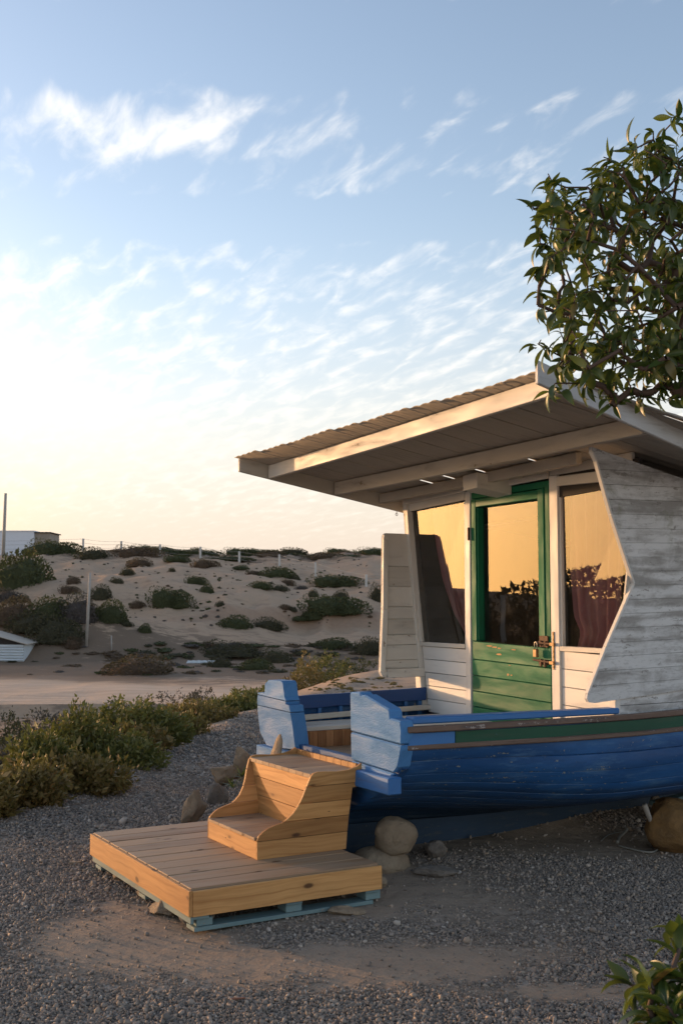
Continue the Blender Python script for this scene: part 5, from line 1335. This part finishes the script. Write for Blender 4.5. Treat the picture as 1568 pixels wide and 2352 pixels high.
# the tree: stands right of the frame, its crown reaches in over the roof
r = random.Random(21)
troot = Vector((2.75, 4.75, gz(2.75, 4.75)))
tree = empty('tree', troot, 0, 'broad-leaved tree whose crown reaches in from the right', 'tree')
def inside(poly, x, y):
    c = False; j = len(poly)-1
    for i in range(len(poly)):
        (xi, yi), (xj, yj) = poly[i], poly[j]
        if (yi > y) != (yj > y) and x < (xj-xi)*(y-yi)/(yj-yi)+xi: c = not c
        j = i
    return c
crown = [(1262, 430), (1300, 440), (1345, 440), (1370, 385), (1420, 360), (1470, 345), (1520, 300), (1560, 260), (1700, 150), (2000, 60), (2500, 80), (2700, 400), (2650, 800), (2300, 980), (1800, 960), (1560, 860), (1480, 870), (1400, 880), (1330, 850), (1290, 850), (1290, 800), (1255, 720), (1262, 640), (1250, 560), (1255, 500)]
tgt = []
while len(tgt) < 690:
    px, py = (r.uniform(1240, 1640) if r.random() < .62 else r.uniform(1640, 2700)), r.uniform(60, 980)
    if not inside(crown, px, py): continue
    if px > 1650 and r.random() < .35: continue
    # thinner in the heart of the part in view, where the sky shows
    if px < 1560 and ((px-1395)/110)**2+((py-640)/110)**2 < 1 and r.random() < .55: continue
    dd = r.uniform(4.0, 4.75) if px < 1600 else r.uniform(3.9, 5.9)
    d = ray(px, py); tgt.append(Vector((0, 0, EYE))+d*(dd/d.y)-troot)
edge_t = [(1500, 900), (1530, 918), (1480, 888), (1555, 902), (1520, 880), (1450, 895), (1225, 480), (1228, 620), (1235, 700), (1236, 790), (1242, 780), (1262, 900), (1275, 880), (1405, 930), (1415, 910), (1330, 880), (1562, 262), (1440, 330), (1258, 398), (1545, 890), (1470, 905), (1385, 360), (1500, 300), (1240, 560), (1222, 470), (1268, 418), (1245, 470), (1240, 520), (1250, 560), (1245, 610), (1238, 655), (1248, 705), (1290, 830), (1275, 850), (1400, 905), (1340, 870), (1440, 870), (1530, 850), (1350, 430), (1400, 365), (1460, 340), (1500, 320), (1540, 270), (1300, 430), (1390, 890), (1410, 880)]
for px, py in edge_t: d = ray(px, py); tgt.append(Vector((0, 0, EYE))+d*(4.25/d.y)-troot)
for i in range(330):     # extra unseen crown above the frame, added to shade the lower right
    y = r.uniform(1.2, 4.2); x = r.uniform(.2, 3.6); z = 1.6+.60*y+.25+r.uniform(0, 1.0)
    if x < 1.0 and r.random() < .5: continue
    tgt.append(Vector((x, y, z))-troot)
trunk = [Vector((0, 0, -.1)), Vector((.02, 0, .5)), Vector((-.02, .03, .95)), Vector((-.10, .02, 1.3)), Vector((-.22, -.03, 1.55)), Vector((-.42, -.10, 1.68)), Vector((-.62, -.18, 1.74))]
nodes, par, tips, mb = branches(trunk, tgt, r, .13, r_tip=.0016)
mb.build('branch', M['twig'], tree, smooth=True)
m = MB(); m.tube(trunk[:5], [.11, .095, .085, .075, .06], 12); m.build('trunk', M['twig'], tree, smooth=True)
tp = []
for t in tips:
    p = par[t]; D = (nodes[t]-nodes[p]).normalized(); D += Vector((r.gauss(0, .3), r.gauss(0, .3), r.gauss(0, .25)+.1)); tp.append((nodes[t], D))
foliage([q for q in tp if r.random() > .10], 'crown', tree, r, (.05, .11), (3, 6), .95)
# little dry flower stalks at bare tips
# the bush in the lower right corner
broot = Vector((1.02, 2.85, gz(1.02, 2.85)))
bb = empty('leafy_bush', broot, 0, 'dark green broad-leaved bush in the lower right corner', 'bush')
bt = []
for px, py, dd in ((1478, 2228, 2.75), (1445, 2262, 2.9), (1540, 2135, 2.85), (1560, 2180, 2.8), (1500, 2275, 2.7), (1540, 2240, 2.75), (1490, 2320, 2.7), (1530, 2310, 2.65), (1560, 2290, 2.8), (1590, 2150, 2.9), (1600, 2250, 2.75), (1640, 2120, 2.9), (1650, 2230, 2.8), (1620, 2320, 2.7), (1700, 2150, 2.9), (1700, 2280, 2.8), (1760, 2200, 2.9), (1560, 2345, 2.65), (1505, 2350, 2.7), (1780, 2320, 2.8), (1850, 2250, 2.9), (1500, 2400, 2.7), (1600, 2420, 2.7), (1700, 2400, 2.7)):
    d = ray(px, py); bt.append(Vector((0, 0, EYE))+d*(dd/d.y)-broot)
nodes, par, tips, mb = branches([Vector((0, 0, -.05)), Vector((.02, 0, .12)), Vector((.0, .02, .25))], bt, r, .10, r_tip=.003)
mb.build('stem', M['twig'], bb, smooth=True)
tp = [(nodes[t], (nodes[t]-nodes[par[t]]).normalized()+Vector((-.2, 0, .35))) for t in tips]
foliage(tp, 'foliage', bb, r, (.065, .105), (8, 12), .15)
# small green plant by the rocks left of the steps
for px, py, dd, lab in ((535, 1790, 7.7, 'spiky little plant growing between the rocks and the steps'), (556, 1765, 7.6, 'second spiky plant just behind the curved side of the steps')):
    d = ray(px, py); P = Vector((0, 0, EYE))+d*(dd/d.y); P.z = max(P.z-.06, gz(P.x, P.y))
    V, F, BV = [], [], []
    for k in range(26):
        a = r.uniform(0, 6.28); e = r.uniform(.2, 1.3); leaf_geo((0, 0, 0), Vector((math.cos(a)*math.cos(e), math.sin(a)*math.cos(e), math.sin(e))), Vector((0, 0, 1)), r.uniform(.06, .12), .010, .5, .2, V, F, BV, r.random()*.5)
    me = bpy.data.meshes.new('plant'); me.from_pydata(V, [], F); at = me.attributes.new('bv', 'FLOAT', 'FACE'); at.data.foreach_set('value', BV); me.materials.append(M['leaf'])
    o = bpy.data.objects.new('plant', me); S.collection.objects.link(o); o.location = P; tag(o, lab, 'plant')
